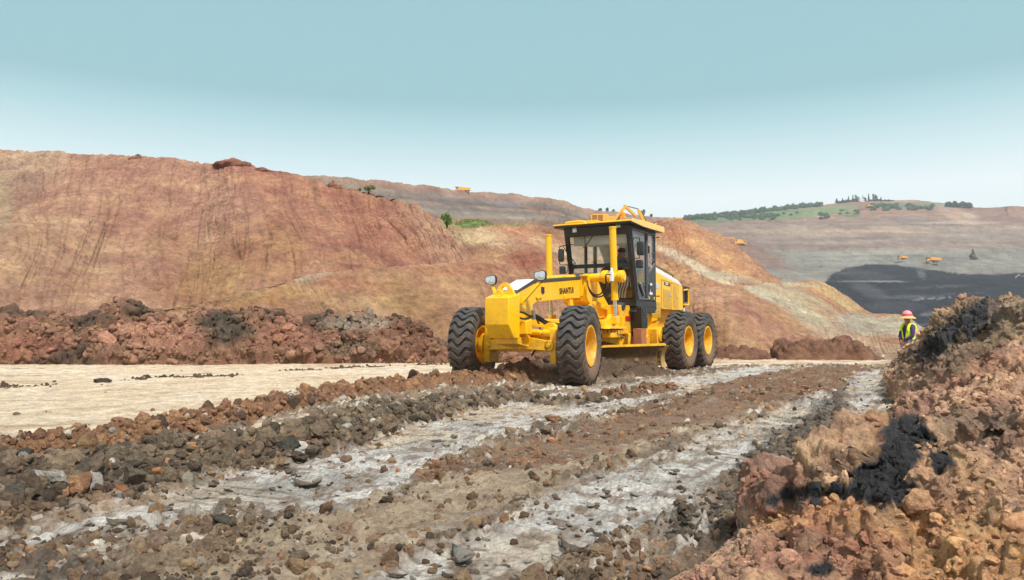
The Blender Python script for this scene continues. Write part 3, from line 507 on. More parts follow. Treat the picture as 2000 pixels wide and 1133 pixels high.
# right-hand mound, close to the camera
def right_mound():
    vs = [.6]
    while vs[-1] < 20: vs.append(vs[-1] + max(.0075, .0028 * vs[-1]))
    vs = np.array(vs); us = np.concatenate([np.linspace(-2.1, 1.4, 560), np.linspace(1.41, 4.5, 90)]); U, V = np.meshgrid(us, vs)
    X, Y = U * CT + V * ST, -U * ST + V * CT
    uf = np.interp(V, [0, 2.2, 2.9, 4.4, 5.2, 6.9, 9, 11.6, 14, 17, 20], [-.85, -.98, -1.02, -.84, -.62, -.42, -.5, -.85, -1.15, -1.3, -1.1])
    Am = np.interp(V, [0, 1.5, 3, 4.2, 5.5, 7, 9, 11, 13.5, 15.5, 17.5, 19], [.10, .2, .34, .52, .74, .9, .93, .96, .93, .68, .34, 0])
    wd = np.interp(V, [0, 3, 5, 8, 14, 20], [1.5, 1.35, 1.2, 1.15, 1.15, 1.5]); P = np.stack([X.ravel(), Y.ravel(), X.ravel() * 0], 1)
    uf = uf + (fbm(P, .9, 3, 501) * .3).reshape(U.shape); t = (U - uf) / wd; H = Am * np.where(t < 1, np.sin(np.clip(t, 0, 1) * math.pi / 2), 1) + np.clip(t - 1, 0, 9) * .12 * Am
    H = H * (1 + (fbm(P, .8, 3, 503) * .45).reshape(U.shape)); H = H * (1 - ss(17.5, 19.5, V))
    # the coal knob that sticks out of the face
    kx, ky = 1.98, 4.15; kd = np.hypot(X - kx - .10, (Y - ky) * .8); H = H + .06 * np.clip(1 - (kd / .42) ** 2, 0, 1)
    for (x, y, r, hh) in ((2.25, 3.25, .38, .14), (1.35, 3.35, .35, .15), (2.9, 4.7, .5, .22), (4.1, 6.2, .6, .2), (5.6, 9.3, .7, .25), (7.4, 13.2, .5, .3)): H = H + hh * np.clip(1 - (np.hypot(X - x, Y - y) / r) ** 2, 0, 1)
    H = np.where(t > 0, np.maximum(H, 0), np.maximum(t * wd * .6, -.15)) - .02
    def color(Q, d, n_):
        n1 = fbm(Q, 1.4, 4, 511); n2 = fbm(Q, 5, 4, 512); n3 = fbm(Q, .7, 3, 513); n5 = fbm(Q, 18, 4, 515, .6); px, py = proj(Q); wx = px + n1 * 60 + n2 * 25; wy = py + n3 * 60 + n2 * 25
        c = np.repeat(A(202, 150, 108)[None], len(Q), 0); c = mixc(c, A(172, 118, 90), ss(.05, .45, n1)); c = mixc(c, A(216, 176, 150), ss(.1, .5, -n1) * .8); c = mixc(c, A(150, 110, 76), ss(.15, .45, n3) * .7)
        def B(x, y, rx, ry, ang, col, al, c):
            ca, sa = math.cos(R(ang)), math.sin(R(ang)); dx, dy = wx - x, wy - y; q = np.hypot((dx * ca + dy * sa) / rx, (-dx * sa + dy * ca) / ry); return mixc(c, A(*col), al * (1 - ss(.8, 1.1, q)))
        c = B(1750, 1040, 300, 80, 5, (206, 140, 76), .9, c); c = B(1800, 960, 160, 110, 20, (196, 146, 92), .7, c); c = B(1880, 1090, 190, 90, 0, (208, 146, 78), .9, c); c = B(1620, 1090, 180, 50, 0, (172, 112, 84), .7, c); c = B(1500, 960, 100, 60, 0, (160, 100, 78), .7, c)
        c = B(1900, 650, 170, 60, -25, (120, 100, 70), .8, c); c = B(1800, 740, 70, 60, 0, (176, 128, 100), .6, c); c = B(1880, 820, 60, 30, 0, (120, 102, 84), .6, c); c = B(1730, 830, 45, 60, 10, (170, 110, 66), .6, c); c = B(1760, 700, 60, 26, 0, (112, 92, 70), .6, c)
        fl = ss(.1, .35, n2 + n3 * .5); c = mixc(c, A(112, 96, 78), fl * .5)
        coal = np.zeros(len(Q))
        for x, y, rx, ry, ang in ((1752, 885, 46, 95, 18), (1722, 945, 62, 50, 0), (1790, 850, 30, 26, 0), (1835, 675, 60, 22, -38), (1900, 625, 55, 24, -25), (1560, 975, 75, 16, -12), (1640, 965, 50, 12, 10), (1840, 905, 26, 22, 0), (1935, 600, 26, 14, 0), (1600, 1110, 30, 16, 0), (1960, 840, 30, 60, 10)):
            ca, sa = math.cos(R(ang)), math.sin(R(ang)); dx, dy = px + n2 * 22 + n1 * 10 + n5 * 26 - x, py + n3 * 26 + n2 * 18 + n5 * 20 - y; q = np.hypot((dx * ca + dy * sa) / rx, (-dx * sa + dy * ca) / ry); coal = np.maximum(coal, 1 - ss(.86, 1.1, q))
        c = c * (1.5 + n2[:, None] * .35 + n5[:, None] * .5) * np.array([1.0, .99, .95]); c = c * .88 + c.mean(1, keepdims=True) * .12; c = mixc(c, A(56, 55, 58) * (1 + n5[:, None] * .8), coal * np.where(px > 1930, .5, 1)) 
        return c, coal * .45 + .08
    return heap('earth_mound', np.dstack([X, Y]), H, [(2.2, .12, 521), (5.5, .05, 522), (13, .032, 523), (29, .015, 525)], .15, color, 'large pink and ochre clay mound streaked with black coal, nearest the camera at right', 'earth mound', wet=.1) + (color,)
rm, rmQ, c_rm = right_mound()
# left-hand heap along the far side of the pale road
def long_heap(name, axis, dx, seed, colf, label, lumps, amp, cat='earth mound', group=None):
    ax = np.array(axis, float); xs = np.arange(ax[0, 0], ax[-1, 0], dx); yc, hw, hh = [np.interp(xs, ax[:, 0], ax[:, k]) for k in (1, 2, 3)]
    t = np.linspace(-1.15, 1.15, max(24, int(2.3 * hw.max() / dx))); X, T = np.meshgrid(xs, t); Y = yc + T * hw; P = np.stack([X.ravel(), Y.ravel(), X.ravel() * 0], 1)
    n = fbm(P, .8, 3, seed).reshape(X.shape); n2 = fbm(P, 2.4, 3, seed + 3).reshape(X.shape); H = hh * np.clip(1 - np.abs(T) ** 2.6, 0, 1) * (1 + n * .55 + n2 * .25); H = np.where(np.abs(T) > .98, -.1, H)
    return heap(name, np.dstack([X, Y]), H, lumps, amp, colf, label, cat, mat=M_mound, group=group)
def c_lheap(Q, d, n_):
    n1 = fbm(Q, .8, 4, 611); n2 = fbm(Q, 3.4, 4, 612); px, py = proj(Q); wx = px + n1 * 40; wy = py + n2 * 12
    c = np.repeat(A(148, 104, 80)[None], len(Q), 0); c = mixc(c, A(104, 74, 54), ss(0, .35, n2)); c = mixc(c, A(176, 122, 98), ss(.1, .4, -n2) * .8); c = mixc(c, A(74, 62, 50), ss(.08, .3, n1) * .85)
    for x, y, rx, ry, col, al in ((430, 640, 60, 36, (72, 66, 58), .85), (268, 603, 42, 20, (84, 68, 54), .9), (60, 607, 40, 12, (84, 68, 56), .8), (700, 630, 70, 18, (140, 124, 110), .8), (300, 655, 110, 32, (176, 122, 98), .7), (800, 650, 60, 30, (120, 80, 58), .7), (690, 680, 60, 20, (110, 92, 74), .6), (570, 650, 60, 30, (160, 104, 82), .6), (480, 600, 50, 10, (170, 120, 96), .5), (180, 620, 50, 12, (90, 70, 58), .7), (60, 680, 80, 30, (156, 96, 74), .6)):
        q = np.hypot((wx - x) / rx, (wy - y) / ry); c = mixc(c, A(*col), al * (1 - ss(.6, 1.2, q)))
    return c * (1.22 + n2[:, None] * .4) * np.array([1, 1.0, .93]), np.full(len(Q), .05)
lb_, lbQ = long_heap('earth_bank', [(-21, 21.4, 1.5, 1.55), (-14.5, 21.9, 1.6, 1.3), (-12.2, 22.0, 1.6, .95), (-11, 22.0, 1.6, 1.4), (-9.4, 22.1, 1.5, .95), (-8, 22.2, 1.6, 1.3), (-6.6, 22.3, 1.4, 1.05), (-5.2, 22.4, 1.4, 1.0), (-3.6, 22.4, 1.3, 1.0), (-2.6, 22.4, 1.2, .75), (-1.7, 22.3, .9, .28), (1.6, 22.6, .7, .22), (2.2, 22.6, .4, .02)], .04, 601, c_lheap,
    'long bank of broken red brown and black clay blocks beyond the pale road at left', [(1.1, .12, 621), (3.0, .10, 622), (7, .07, 623)], .36, cat='earth bank')
def c_sheap(Q, d, n_):
    n2 = fbm(Q, 3.4, 4, 612); c = mixc(np.repeat(A(150, 102, 74)[None], len(Q), 0), A(112, 78, 56), ss(-.1, .35, n2)); return c * (1 + n2[:, None] * .3) , np.zeros(len(Q))
for ax_, lb in (([(6.4, 24.6, .3, .02), (6.8, 24.6, .7, .3), (7.9, 24.6, .7, .22), (8.2, 24.6, .4, .02)], 'low reddish brown heap of clods right behind the rear tyres of the grader'), ([(8.25, 24.4, .4, .02), (8.5, 24.5, .8, .5), (8.95, 24.6, .9, .42), (9.9, 24.6, .9, .42), (10.6, 24.4, .9, .5), (11.0, 24.3, .8, .22), (11.6, 24.2, .4, .02)], 'heap of brown clods between grader and worker, below the streaked bank')):
    long_heap('earth_heap', ax_, .035, 641, c_sheap, lb, [(2.6, .13, 651), (7, .05, 652), (16, .02, 653)], .12, group='small heaps below the bank')
# knots of loose soil left on the crest of the big slope
def knob(px, py, rx, rz, label, seed, col=(158, 98, 72)):
    c = place_on(G_left, px, py); n = 46; V = []; 
    th = np.linspace(0, math.pi, n // 2); ph = np.linspace(0, 2 * math.pi, n, endpoint=False); T, F_ = np.meshgrid(th, ph, indexing='ij'); D = np.stack([np.sin(T) * np.cos(F_), np.sin(T) * np.sin(F_), np.cos(T)], -1).reshape(-1, 3)
    r = 1 + fbm(D, 1.6, 4, seed) * .55; Q = D * r[:, None] * np.array([rx, rx * .9, rz * 1.3]) * (1 - .5 * np.clip(D[:, 2:3], 0, 1) ** 2 * [1, 1, 0]) + c - [0, -.4, rz * .55]; Q += fbm(Q, 3, 4, seed + 1)[:, None] * .12
    i = np.arange(len(Q)).reshape(n // 2, n); i = np.concatenate([i, i[:, :1]], 1); F = np.stack([i[:-1, :-1], i[:-1, 1:], i[1:, 1:], i[1:, :-1]], -1).reshape(-1, 4)
    cc = A(*col)[None] * (1 + fbm(Q, 1.5, 3, seed)[:, None] * .4); o = mesh_np('soil_knoll', Q, F[:, ::-1], M_hill, col=cc, wet=np.zeros(len(Q))); tag(o, label, 'earth heap', 'loose heaps along the slope crest')
knob(262, 308, .62, .28, 'small dark heap on the skyline of the big slope, leftmost', 701, (140, 92, 70)); knob(452, 318, 1.05, .3, 'wide rough red heap on the skyline of the big slope', 702); knob(505, 331, .7, .22, 'low red heap just right of the wide skyline heap', 703); knob(648, 356, .5, .34, 'peaked red heap where the slope crest drops toward the green bush', 704)
# ================================================================ the motor grader (local frame: x forward, y to its left, z up)
GA = R(270 - 30.18); GO = Vector((.2218, 13.606, 0))
_F = np.array([math.cos(GA), math.sin(GA), 0]); _L = np.array([-math.sin(GA), math.cos(GA), 0])
def LOC(px, py, ax, val):                      # the point of the grader on plane ax = val seen at this pixel
    d = ray(px, py); o = np.array([-GO.x, -GO.y, CH]); ol = np.array([o @ _F, o @ _L, o[2]]); dl = np.array([d @ _F, d @ _L, d[2]]); t = (val - ol['xyz'.index(ax)]) / dl['xyz'.index(ax)]; return ol + t * dl
def c1(x, y, ax, v): return LOC(x / 2.833 + 840, y / 2.833 + 380, ax, v)
def c3(x, y, ax, v): return LOC(x / 5.667 + 1080, y / 5.667 + 400, ax, v)
grader = empty('motor_grader', GO, GA); tag(grader, 'yellow motor grader with black cab pushing a windrow of dark mud', 'motor grader')
def text_mesh(s, size, mat, parent, name, loc, fwd=(-1, 0, 0), up=(0, 0, 1), sx=1, bold=.012, shear=0):
    cu = bpy.data.curves.new('t', 'FONT'); cu.body = s; cu.size = size; cu.extrude = .002; cu.offset = bold * size; cu.align_x = 'CENTER'; cu.align_y = 'CENTER'; cu.space_character = 1.08; cu.shear = shear
    t = bpy.data.objects.new('t', cu); C.objects.link(t); bpy.context.view_layer.update(); me = bpy.data.meshes.new_from_object(t); bpy.data.objects.remove(t)
    me.materials.clear(); me.materials.append(mat); o = bpy.data.objects.new(name, me); C.objects.link(o); o.parent = parent
    f, u = Vector(fwd).normalized(), Vector(up).normalized(); n = f.cross(u); m = Matrix((f * sx, u, n)).transposed().to_4x4(); m.translation = loc; o.matrix_local = m; return o
# ---- wheels
def wheel_meshes():
    tw = .225
    side = [(.150, .335), (.185, .36), (.215, .42), (.232, .50), (.228, .565), (.205, .615)]
    t = MB(); prof = [(-y, r) for y, r in side] + [(-.15, .640), (0, .645), (.15, .640)] + [(y, r) for y, r in side[::-1]] + [(.12, .30), (-.12, .30), (-.150, .335)]
    t.lathe(prof, 80)
    lug = MB(); n = 26; st = np.linspace(-1, 1, 17)
    for k in range(n):
        base = 2 * math.pi * k / n; v = []
        for s in st:
            y = s * .242; a = abs(s)
            rt = .690 - .012 * a ** 2 if a < .82 else .680 - .115 * ((a - .82) / .18) ** 1.5
            rb = .640 if a < .8 else .600 - .03 * ((a - .8) / .2)
            wv = .060 * math.cos(s * math.pi * 1.65 + .25) + .015 * s; th = .098 * (1 - .22 * ss(.7, 1, a)); pitch = 1 / .69
            for o_, r_ in ((-th * .60, rb), (-th * .44, rt), (th * .44, rt), (th * .60, rb)):
                an = base + (wv + o_) * pitch; v.append((r_ * math.cos(an), y, r_ * math.sin(an)))
        f = [(i * 4 + j, i * 4 + j + 1, i * 4 + j + 5, i * 4 + j + 4) for i in range(len(st) - 1) for j in range(3)] + [(0, 1, 2, 3), (64 + 3, 64 + 2, 64 + 1, 64)]
        lug.add(v, f)
    rim = MB(); rim.lathe([(.158, .33), (.196, .352), (.200, .342), (.192, .315), (.165, .300), (.10, .288), (.02, .282), (-.02, .27), (-.03, .19), (-.01, .17), (-.01, .02), (-.035, .02), (-.035, .2), (-.04, .285), (-.16, .30), (-.188, .318), (-.196, .352), (-.158, .33)], 56)
    return t, lug, rim
wt_, wl_, wr_ = wheel_meshes()
w0 = wr_.build('wheel', M_yel2, grader, smooth=True); ty = wt_.build('tyre', M_rubs, w0, smooth=True); tr_ = wl_.build('tread', M_rub, ty); 
b_ = tr_.modifiers.new('b', 'BEVEL'); b_.width = .007; b_.segments = 1; b_.limit_method = 'ANGLE'; b_.angle_limit = R(40)
hb = MB(); hb.lathe([(-.03, .16), (.0, .15), (.0, .10), (.03, .09), (.03, .01)], 24)
for k in range(10): a_ = 2 * math.pi * k / 10; hb.cyl((.125 * math.cos(a_), -.005, .125 * math.sin(a_)), (.125 * math.cos(a_), .02, .125 * math.sin(a_)), .014, n=6)
hb.build('hub', M_yel2, w0, smooth=True)
def wheel_at(x, y, rz, spin, first=False):
    o = w0 if first else copy_tree(w0, grader); o.location = (x, y, .665); o.rotation_euler = (0, spin, rz + (math.pi if y < 0 else 0)); o.rotation_mode = 'XYZ'; return o
wheel_at(0, 1.07, R(9), .1, True); wheel_at(0, -1.07, R(9), .17)
for x in (-5.43, -6.97):
    for y in (1.07, -1.07): wheel_at(x, y, 0, x * 3 + y)
# ---- front end
blk = MB(); zt = 1.47
blk.add([(.95, -.23, zt), (.95, .23, zt), (.95, .23, 1.02), (.95, -.23, 1.02), (.78, .235, .79), (.78, -.235, .79), (.64, .27, zt + .07), (.64, -.27, zt + .07), (.64, .27, .79), (.64, -.27, .79)],
        [(0, 1, 2, 3), (3, 2, 4, 5), (5, 4, 8, 9), (0, 7, 6, 1), (1, 6, 8, 4, 2), (0, 3, 5, 9, 7), (7, 9, 8, 6)])
cw = blk.build('counterweight', M_yel, grader, bevel=.012)
lg = MB(); pts = [(.19, 0), (.14, .10), (.07, .18), (-.07, .18), (-.14, .10), (-.19, 0)]
outer = [(.70, y, 1.53 + z) for y, z in [(.22, -.05), (.17, .06), (.09, .17), (.03, .2), (-.03, .2), (-.09, .17), (-.17, .06), (-.22, -.05)]]; inner = [(.70, .05 * math.cos(a), 1.62 + .05 * math.sin(a)) for a in [R(t) for t in (-40, 10, 50, 80, 100, 130, 170, 220)]]
vv = outer + inner + [(p[0] - .05, p[1], p[2]) for p in outer + inner]; ff = []
for i in range(8):
    j = (i + 1) % 8; ff += [(i, j, 8 + j, 8 + i), (16 + i, 24 + i, 24 + j, 16 + j), (i, 16 + i, 16 + j, j), (8 + i, 8 + j, 24 + j, 24 + i)]
lg.add(vv, ff).build('lifting_lug', M_yel, cw, bevel=.006)
lh = MB(); lh.hose([(.86, -.05, 1.485), (.86, -.05, 1.55), (.86, 0, 1.585), (.86, .05, 1.55), (.86, .05, 1.485)], .016); lh.build('tow_loop', M_yel, cw, smooth=True)
# gooseneck frame
fr = MB()
fr.prism([(.64, 1.53), (.64, .80), (.15, .80), (.12, 1.05), (.05, 1.10), (0, 1.37), (-.12, 1.42), (-1.34, 1.52), (-2.02, 1.56), (-2.02, 1.93), (-.04, 1.755)], -.17, .17)
fr.prism([(-2.0, 1.93), (-2.0, 1.50), (-2.25, 1.42), (-2.5, 1.30), (-2.7, .95), (-3.3, .80), (-3.3, 1.38), (-2.95, 1.62), (-2.7, 1.90), (-2.4, 1.98)], -.24, .24)
fr.prism([(-1.2, 1.515), (-1.2, 1.60), (-1.27, 1.60), (-1.27, 1.50)], .165, .20)
frm = fr.build('main_frame', M_yel, grader, bevel=.012)
cv = MB(); cv.prism([(.60, 1.545), (.56, 1.60), (-.04, 1.815), (-2.0, 1.985), (-2.0, 1.93), (-.04, 1.75)], -.178, .178); cv.build('top_cover', M_dkg, frm, bevel=.008)
cw2 = MB(); cw2.prism([(.56, 1.603), (-.02, 1.812), (-.02, 1.824), (.56, 1.616)], -.172, .172); cw2.build('cover_sheen', M_wht, frm, bevel=.004)  # reflection painted as a white sheet on the cover's front slope
bx_ = MB(); bx_.prism([(-2.35, 1.985), (-2.9, 1.93), (-2.95, 2.03), (-2.45, 2.09)], -.25, .23); bx_.build('saddle_cover', M_dkg, frm, bevel=.01)
text_mesh('SHANTUI', .155, M_txt, frm, 'lettering', (-1.33, .1735, 1.672), (-1, 0, .085), (.085, 0, 1), .88, .028)
sq = MB(); sq.prism([(-.30, 1.705), (-.30, 1.60), (-.36, 1.57), (-.42, 1.60), (-.42, 1.70)], .172, .178); sq.build('cutout', M_blk, frm)
hd = MB(); hd.cyl((-.15, .17, 1.50), (-.15, .20, 1.50), .035, n=10); hd.bar((-.10, .185, 1.51), (-.30, .185, 1.515), .02, .03); hd.build('bracket', M_yel, frm, bevel=.004)
# front lamps on stalks
def lamp(px, py, y0, yb):
    l = LOC(px, py, 'x', .36 + .05); st_ = MB(); base = (.50, yb, 1.40); st_.bar(base, (.36, l[1] * .97, l[2] - .10), .05, .05, (1, 0, 0)); st_.bar((.50, yb, 1.37), (.47, yb * 1.05, 1.50), .06, .07, (1, 0, 0)); s_ = st_.build('lamp_stalk', M_yel, grader, bevel=.006)
    m = MB(); n = 20
    def ring(x, sc): return [(l[0] + x, l[1] + sc * .115 * np.sign(math.cos(t)) * abs(math.cos(t)) ** .6, l[2] + sc * .082 * np.sign(math.sin(t)) * abs(math.sin(t)) ** .6 * (1.1 if math.cos(t) > 0 else .9)) for t in [2 * math.pi * k / n + .01 for k in range(n)]]
    v = ring(.0, 1) + ring(-.05, .95) + ring(-.11, .55); m.add(v, [(i * n + k, i * n + (k + 1) % n, (i + 1) * n + (k + 1) % n, (i + 1) * n + k) for i in (0, 1) for k in range(n)] + [tuple(range(n)), tuple(range(3 * n - 1, 2 * n - 1, -1))])
    m.cyl((l[0] - .05, l[1], l[2] - .07), (l[0] - .05, l[1] * .98, l[2] - .13), .014, n=8)
    h_ = m.build('headlight', M_blk, grader, smooth=True)
    q = MB(); q.add(ring(.004, .88) + ring(.010, .5), [(k, (k + 1) % n, n + (k + 1) % n, n + k) for k in range(n)] + [tuple(range(n, 2 * n))]); q.build('lens', M_lens, h_, smooth=True)
    q = MB(); q.cyl((l[0] + .008, l[1] - .045, l[2]), (l[0] + .016, l[1] - .045, l[2]), .036, n=14); q.cyl((l[0] + .008, l[1] + .045, l[2] + .005), (l[0] + .016, l[1] + .045, l[2] + .005), .045, n=14); q.build('reflector', M_chr, h_, smooth=True)
lamp(1054.4, 538, .5, .23); lamp(957.8, 547.0, -.47, -.24)
# ---- front axle, knuckles, lean and steering linkage
ax_ = MB(); 
def endplate(p, x, r=.095): ax_.cyl((x - .03, p[0], p[1]), (x + .03, p[0], p[1]), r, n=24)
ax_.prism([(-.60, .58), (-.60, .75), (-.28, .80), (.28, .80), (.60, .75), (.60, .58), (.2, .60), (-.2, .60)], .19, .25, 'x'); endplate((-.60, .665), .22); endplate((.60, .665), .22)
ax_.prism([(-.58, .55), (-.58, .78), (-.30, .86), (.30, .86), (.58, .78), (.58, .55)], -.14, .10, 'x')
for y in (-.60, .60): ax_.cyl((.24, y, .665), (.27, y, .665), .04, n=14)
ax_.prism([(.62, .80), (.62, .70), (.40, .66), (.10, .62), (.10, .85)], -.21, .21, 'y')
axle = ax_.build('front_axle', M_yel, grader, bevel=.008)
for s in (1, -1):
    k = MB(); y0 = s * .60; y1 = s * .86
    k.prism([(.20, .36), (-.12, .36), (-.16, .55), (-.14, .98), (.05, 1.02), (.18, .95), (.22, .62)], min(y0, s * .72), max(y0, s * .72)); k.cyl((0, s * .70, .665), (0, y1 + s * .12, .665), .16, .13, 24); k.cyl((0, s * .76, .665), (0, s * .84, .665), .21, n=24)
    for j in range(8): a_ = 2 * math.pi * j / 8; k.cyl((.17 * math.cos(a_), s * .74, .665 + .17 * math.sin(a_)), (.17 * math.cos(a_), s * .77 - .03 * s, .665 + .17 * math.sin(a_)), .022, n=6)
    k.bar((.12, s * .62, .42), (.05, s * .93, .50), .12, .10); k.build('steering_knuckle', M_yel, axle, bevel=.01)
    c_ = MB(); c_.cyl((.16, s * .16, .90), (.16, s * .42, .885), .05, n=16); c_.cyl((.16, s * .46, .885), (.16, s * .60, .87), .06, n=16); c_.build('steering_cylinder', M_yel, axle, smooth=True)
    c_ = MB(); c_.cyl((.16, s * .40, .886), (.16, s * .56, .876), .026, n=12); c_.build('piston_rod', M_chr, axle, smooth=True)
    g_ = MB(); g_.cyl((.02, s * .56, .93), (.12, s * .56, .93), .13, n=22); g_.cyl((.12, s * .56, .93), (.15, s * .56, .93), .045, n=12); g_.build('pivot_arm', M_yel, axle, bevel=.008)
wd_ = MB(); wd_.prism([(.52, .86), (.52, 1.08), (.30, 1.12), (.30, .86)], .18, .32); wd_.build('mount_bracket', M_yel, axle, bevel=.01)
tr2 = MB(); tr2.bar((-.12, -.6, .74), (-.12, .6, .74), .06, .07); tr2.bar((.12, .1, 1.03), (.06, .60, .98), .05, .05); tr2.build('tie_rod', M_yel, axle, bevel=.006)
# hoses along the front frame
hs = MB()
for z0, dz in ((1.24, 0), (1.14, -.02)): hs.hose([(.62, .24, z0), (.50, .27, z0 - .02), (.30, .28, 1.17 + dz), (.12, .26, 1.20 + dz)], .017)
hs.hose([(.12, .25, 1.20), (-.05, .27, 1.16), (-.30, .30, 1.07), (-.8, .33, 1.02)], .022); hs.hose([(.12, .25, 1.17), (-.1, .29, 1.08), (-.35, .33, 1.03), (-.8, .37, .99)], .022); hs.hose([(.1, .25, 1.22), (-.08, .34, 1.05), (-.02, .42, .84)], .016); hs.hose([(.08, .24, 1.2), (0, .3, 1.0), (.04, .33, .82)], .016)
hs.hose([(.0, .05, .80), (-.1, .12, .56), (.1, .2, .50), (.15, .3, .60)], .016)
hs.build('hydraulic_hose', M_hose, grader, smooth=True)
cl = MB(); cl.box((.20, .285, 1.19), (.05, .06, .16)); cl.build('hose_clamp', M_stl, grader, bevel=.004)
# ---- drawbar, circle, moldboard
db_ = MB(); db_.prism([(.10, .30 - .2), (-2.2, .62), (-3.1, .62), (-3.1, -.62), (-2.2, -.62), (.10, -.1)], .99, 1.13, 'z'); db_.box((.10, 0, 1.05), (.16, .22, .2)); draw = db_.build('drawbar', M_yel, grader, bevel=.012)
ci = MB(); ci.lathe([(.84, .60), (.84, .76), (.93, .76), (.93, .60), (.84, .60)], 64, (-2.62, 0, 0), 'z')
for k in range(56):
    a_ = 2 * math.pi * k / 56; ci.box((-2.62 + .775 * math.cos(a_), .775 * math.sin(a_), .885), (.05, .042, .065), (0, 0, a_))
circ = ci.build('circle', M_yel2, grader, bevel=.004)
E1, E2 = np.array([-3.42, 1.33]), np.array([-1.12, -.08]); bd = (E2 - E1) / np.linalg.norm(E2 - E1); bn = np.array([-bd[1], bd[0]]); bn = bn if bn[0] > 0 else -bn
prof = [(.10, .0), (.02, .10), (-.04, .22), (-.055, .34), (-.03, .46), (.04, .56), (.10, .61)]
def blade(profv, tk, z0=0, nseg=24, name='moldboard', mat=None, parent=None, l0=0, l1=1, dz=(0, 0)):
    m = MB(); v = []; L_ = np.linalg.norm(E2 - E1)
    for i in range(nseg + 1):
        t = l0 + (l1 - l0) * i / nseg; p = E1 + (E2 - E1) * t
        for s, z in profv: q = p + bn * s; v.append((q[0], q[1], z + z0 + dz[0] * (1 - t) + dz[1] * t))
        for s, z in profv[::-1]: q = p + bn * (s - tk); v.append((q[0], q[1], z + z0 + dz[0] * (1 - t) + dz[1] * t + .004))
    n = 2 * len(profv); f = [(i * n + j, i * n + (j + 1) % n, (i + 1) * n + (j + 1) % n, (i + 1) * n + j) for i in range(nseg) for j in range(n)] + [tuple(range(n)), tuple(range((nseg + 1) * n - 1, nseg * n - 1, -1))]
    return m.add(v, f).build(name, mat, parent, smooth=True)
DZ = (0, -.04)
mb = blade(prof[1:], .025, mat=paint('worn_moldboard', (116, 88, 54), .5, 1.0, (74, 58, 44), 2.2, metal=.3), parent=grader, dz=DZ)
blade([(.112, .61), (.112, .645), (.09, .65)], .06, name='top_rail', mat=M_yel, parent=mb, dz=DZ)
blade([(.13, -.03), (.035, .12)], .02, name='cutting_edge', mat=M_stl, parent=mb, dz=DZ)
eb = MB(); pe = [(s, z) for s, z in prof]; v = []
for off in (0, .03):
    p = E1 - bd * (.0 + off)
    for s, z in prof: q = p + bn * (s + .005); v.append((q[0], q[1], z + .02))
    for s, z in prof[::-1]: q = p + bn * (s * .6 - .13 * (1 - abs(z - .3) * 1.6)); v.append((q[0], q[1], z + .02))
eb = blade([(s - .0, z) for s, z in prof], .04, name='end_bit', mat=paint('end_bit_steel', (190, 150, 84), .4, .9, (150, 140, 130), 4, metal=.4), parent=mb, l0=-.035, l1=.05, dz=DZ, nseg=3)
for k in range(6):
    bh = MB()
    z = .08 + k * .1; s = np.interp(z, [p[1] for p in prof], [p[0] for p in prof]); q = E1 + bd * .05 + bn * (s + .002); bh.cyl((q[0], q[1], z), (q[0] + bn[0] * .012, q[1] + bn[1] * .012, z), .017, n=8); bh.build('bolt', M_blk, mb)
# blade carriers and the arms from circle to moldboard
arm = MB()
for ty_ in (.30, .68):
    q = E1 + (E2 - E1) * ty_ - bn * .06; arm.prism([(.0, .88), (.14, .86), (.10, .55), (.02, .12), (-.10, .12), (-.16, .50)], -.03, .03, 'y'); n0 = len(arm.v) - 12
    for i in range(n0, n0 + 12):
        x, y, z = arm.v[i]; arm.v[i] = (q[0] + bn[0] * (x - .1) + bd[0] * y, q[1] + bn[1] * (x - .1) + bd[1] * y, z)
pa = c1(1010, 775, 'y', .55); pb = c1(1070, 832, 'y', .62); arm.cyl(tuple(pa), tuple(pb), .07, n=18); arm.bar((-2.3, .35, .80), (-2.9, .72, .66), .12, .14); arm.box((-2.35, .6, .83), (.5, .3, .10)); arm.build('blade_arm', M_yel, circ, bevel=.008)
sh = MB(); sh.hose([c1(1035, 765, 'y', .75), c1(1060, 785, 'y', .8), c1(1090, 795, 'y', .8), c1(1108, 775, 'y', .75)], .014); sh.hose([c1(1108, 775, 'y', .75), c1(1095, 800, 'y', .78), c1(1078, 830, 'y', .7)], .014); sh.build('hydraulic_hose', M_stl, circ, smooth=True)
# circle bracket with the feet of the lift cylinders
lb = MB(); lb.prism([(-1.9, .95), (-1.95, 1.12), (-2.15, 1.15), (-2.25, 1.24), (-2.42, 1.24), (-2.5, 1.12), (-2.75, 1.10), (-2.85, .95)], .62, .70); lb.prism([(-1.9, .95), (-2.85, .95), (-2.75, 1.0), (-1.95, 1.0)], .2, .80); lb.box((-2.33, .70, 1.12), (.16, .22, .14)); lb.box((-2.62, .70, 1.10), (.05, .2, .2)); lb.box((-2.78, .55, 1.10), (.05, .2, .24)); lb.prism([(-2.2, .95), (-2.25, 1.24), (-2.45, 1.24), (-2.5, .95)], -.70, -.62); lb.build('circle_bracket', M_yel, draw, bevel=.008)
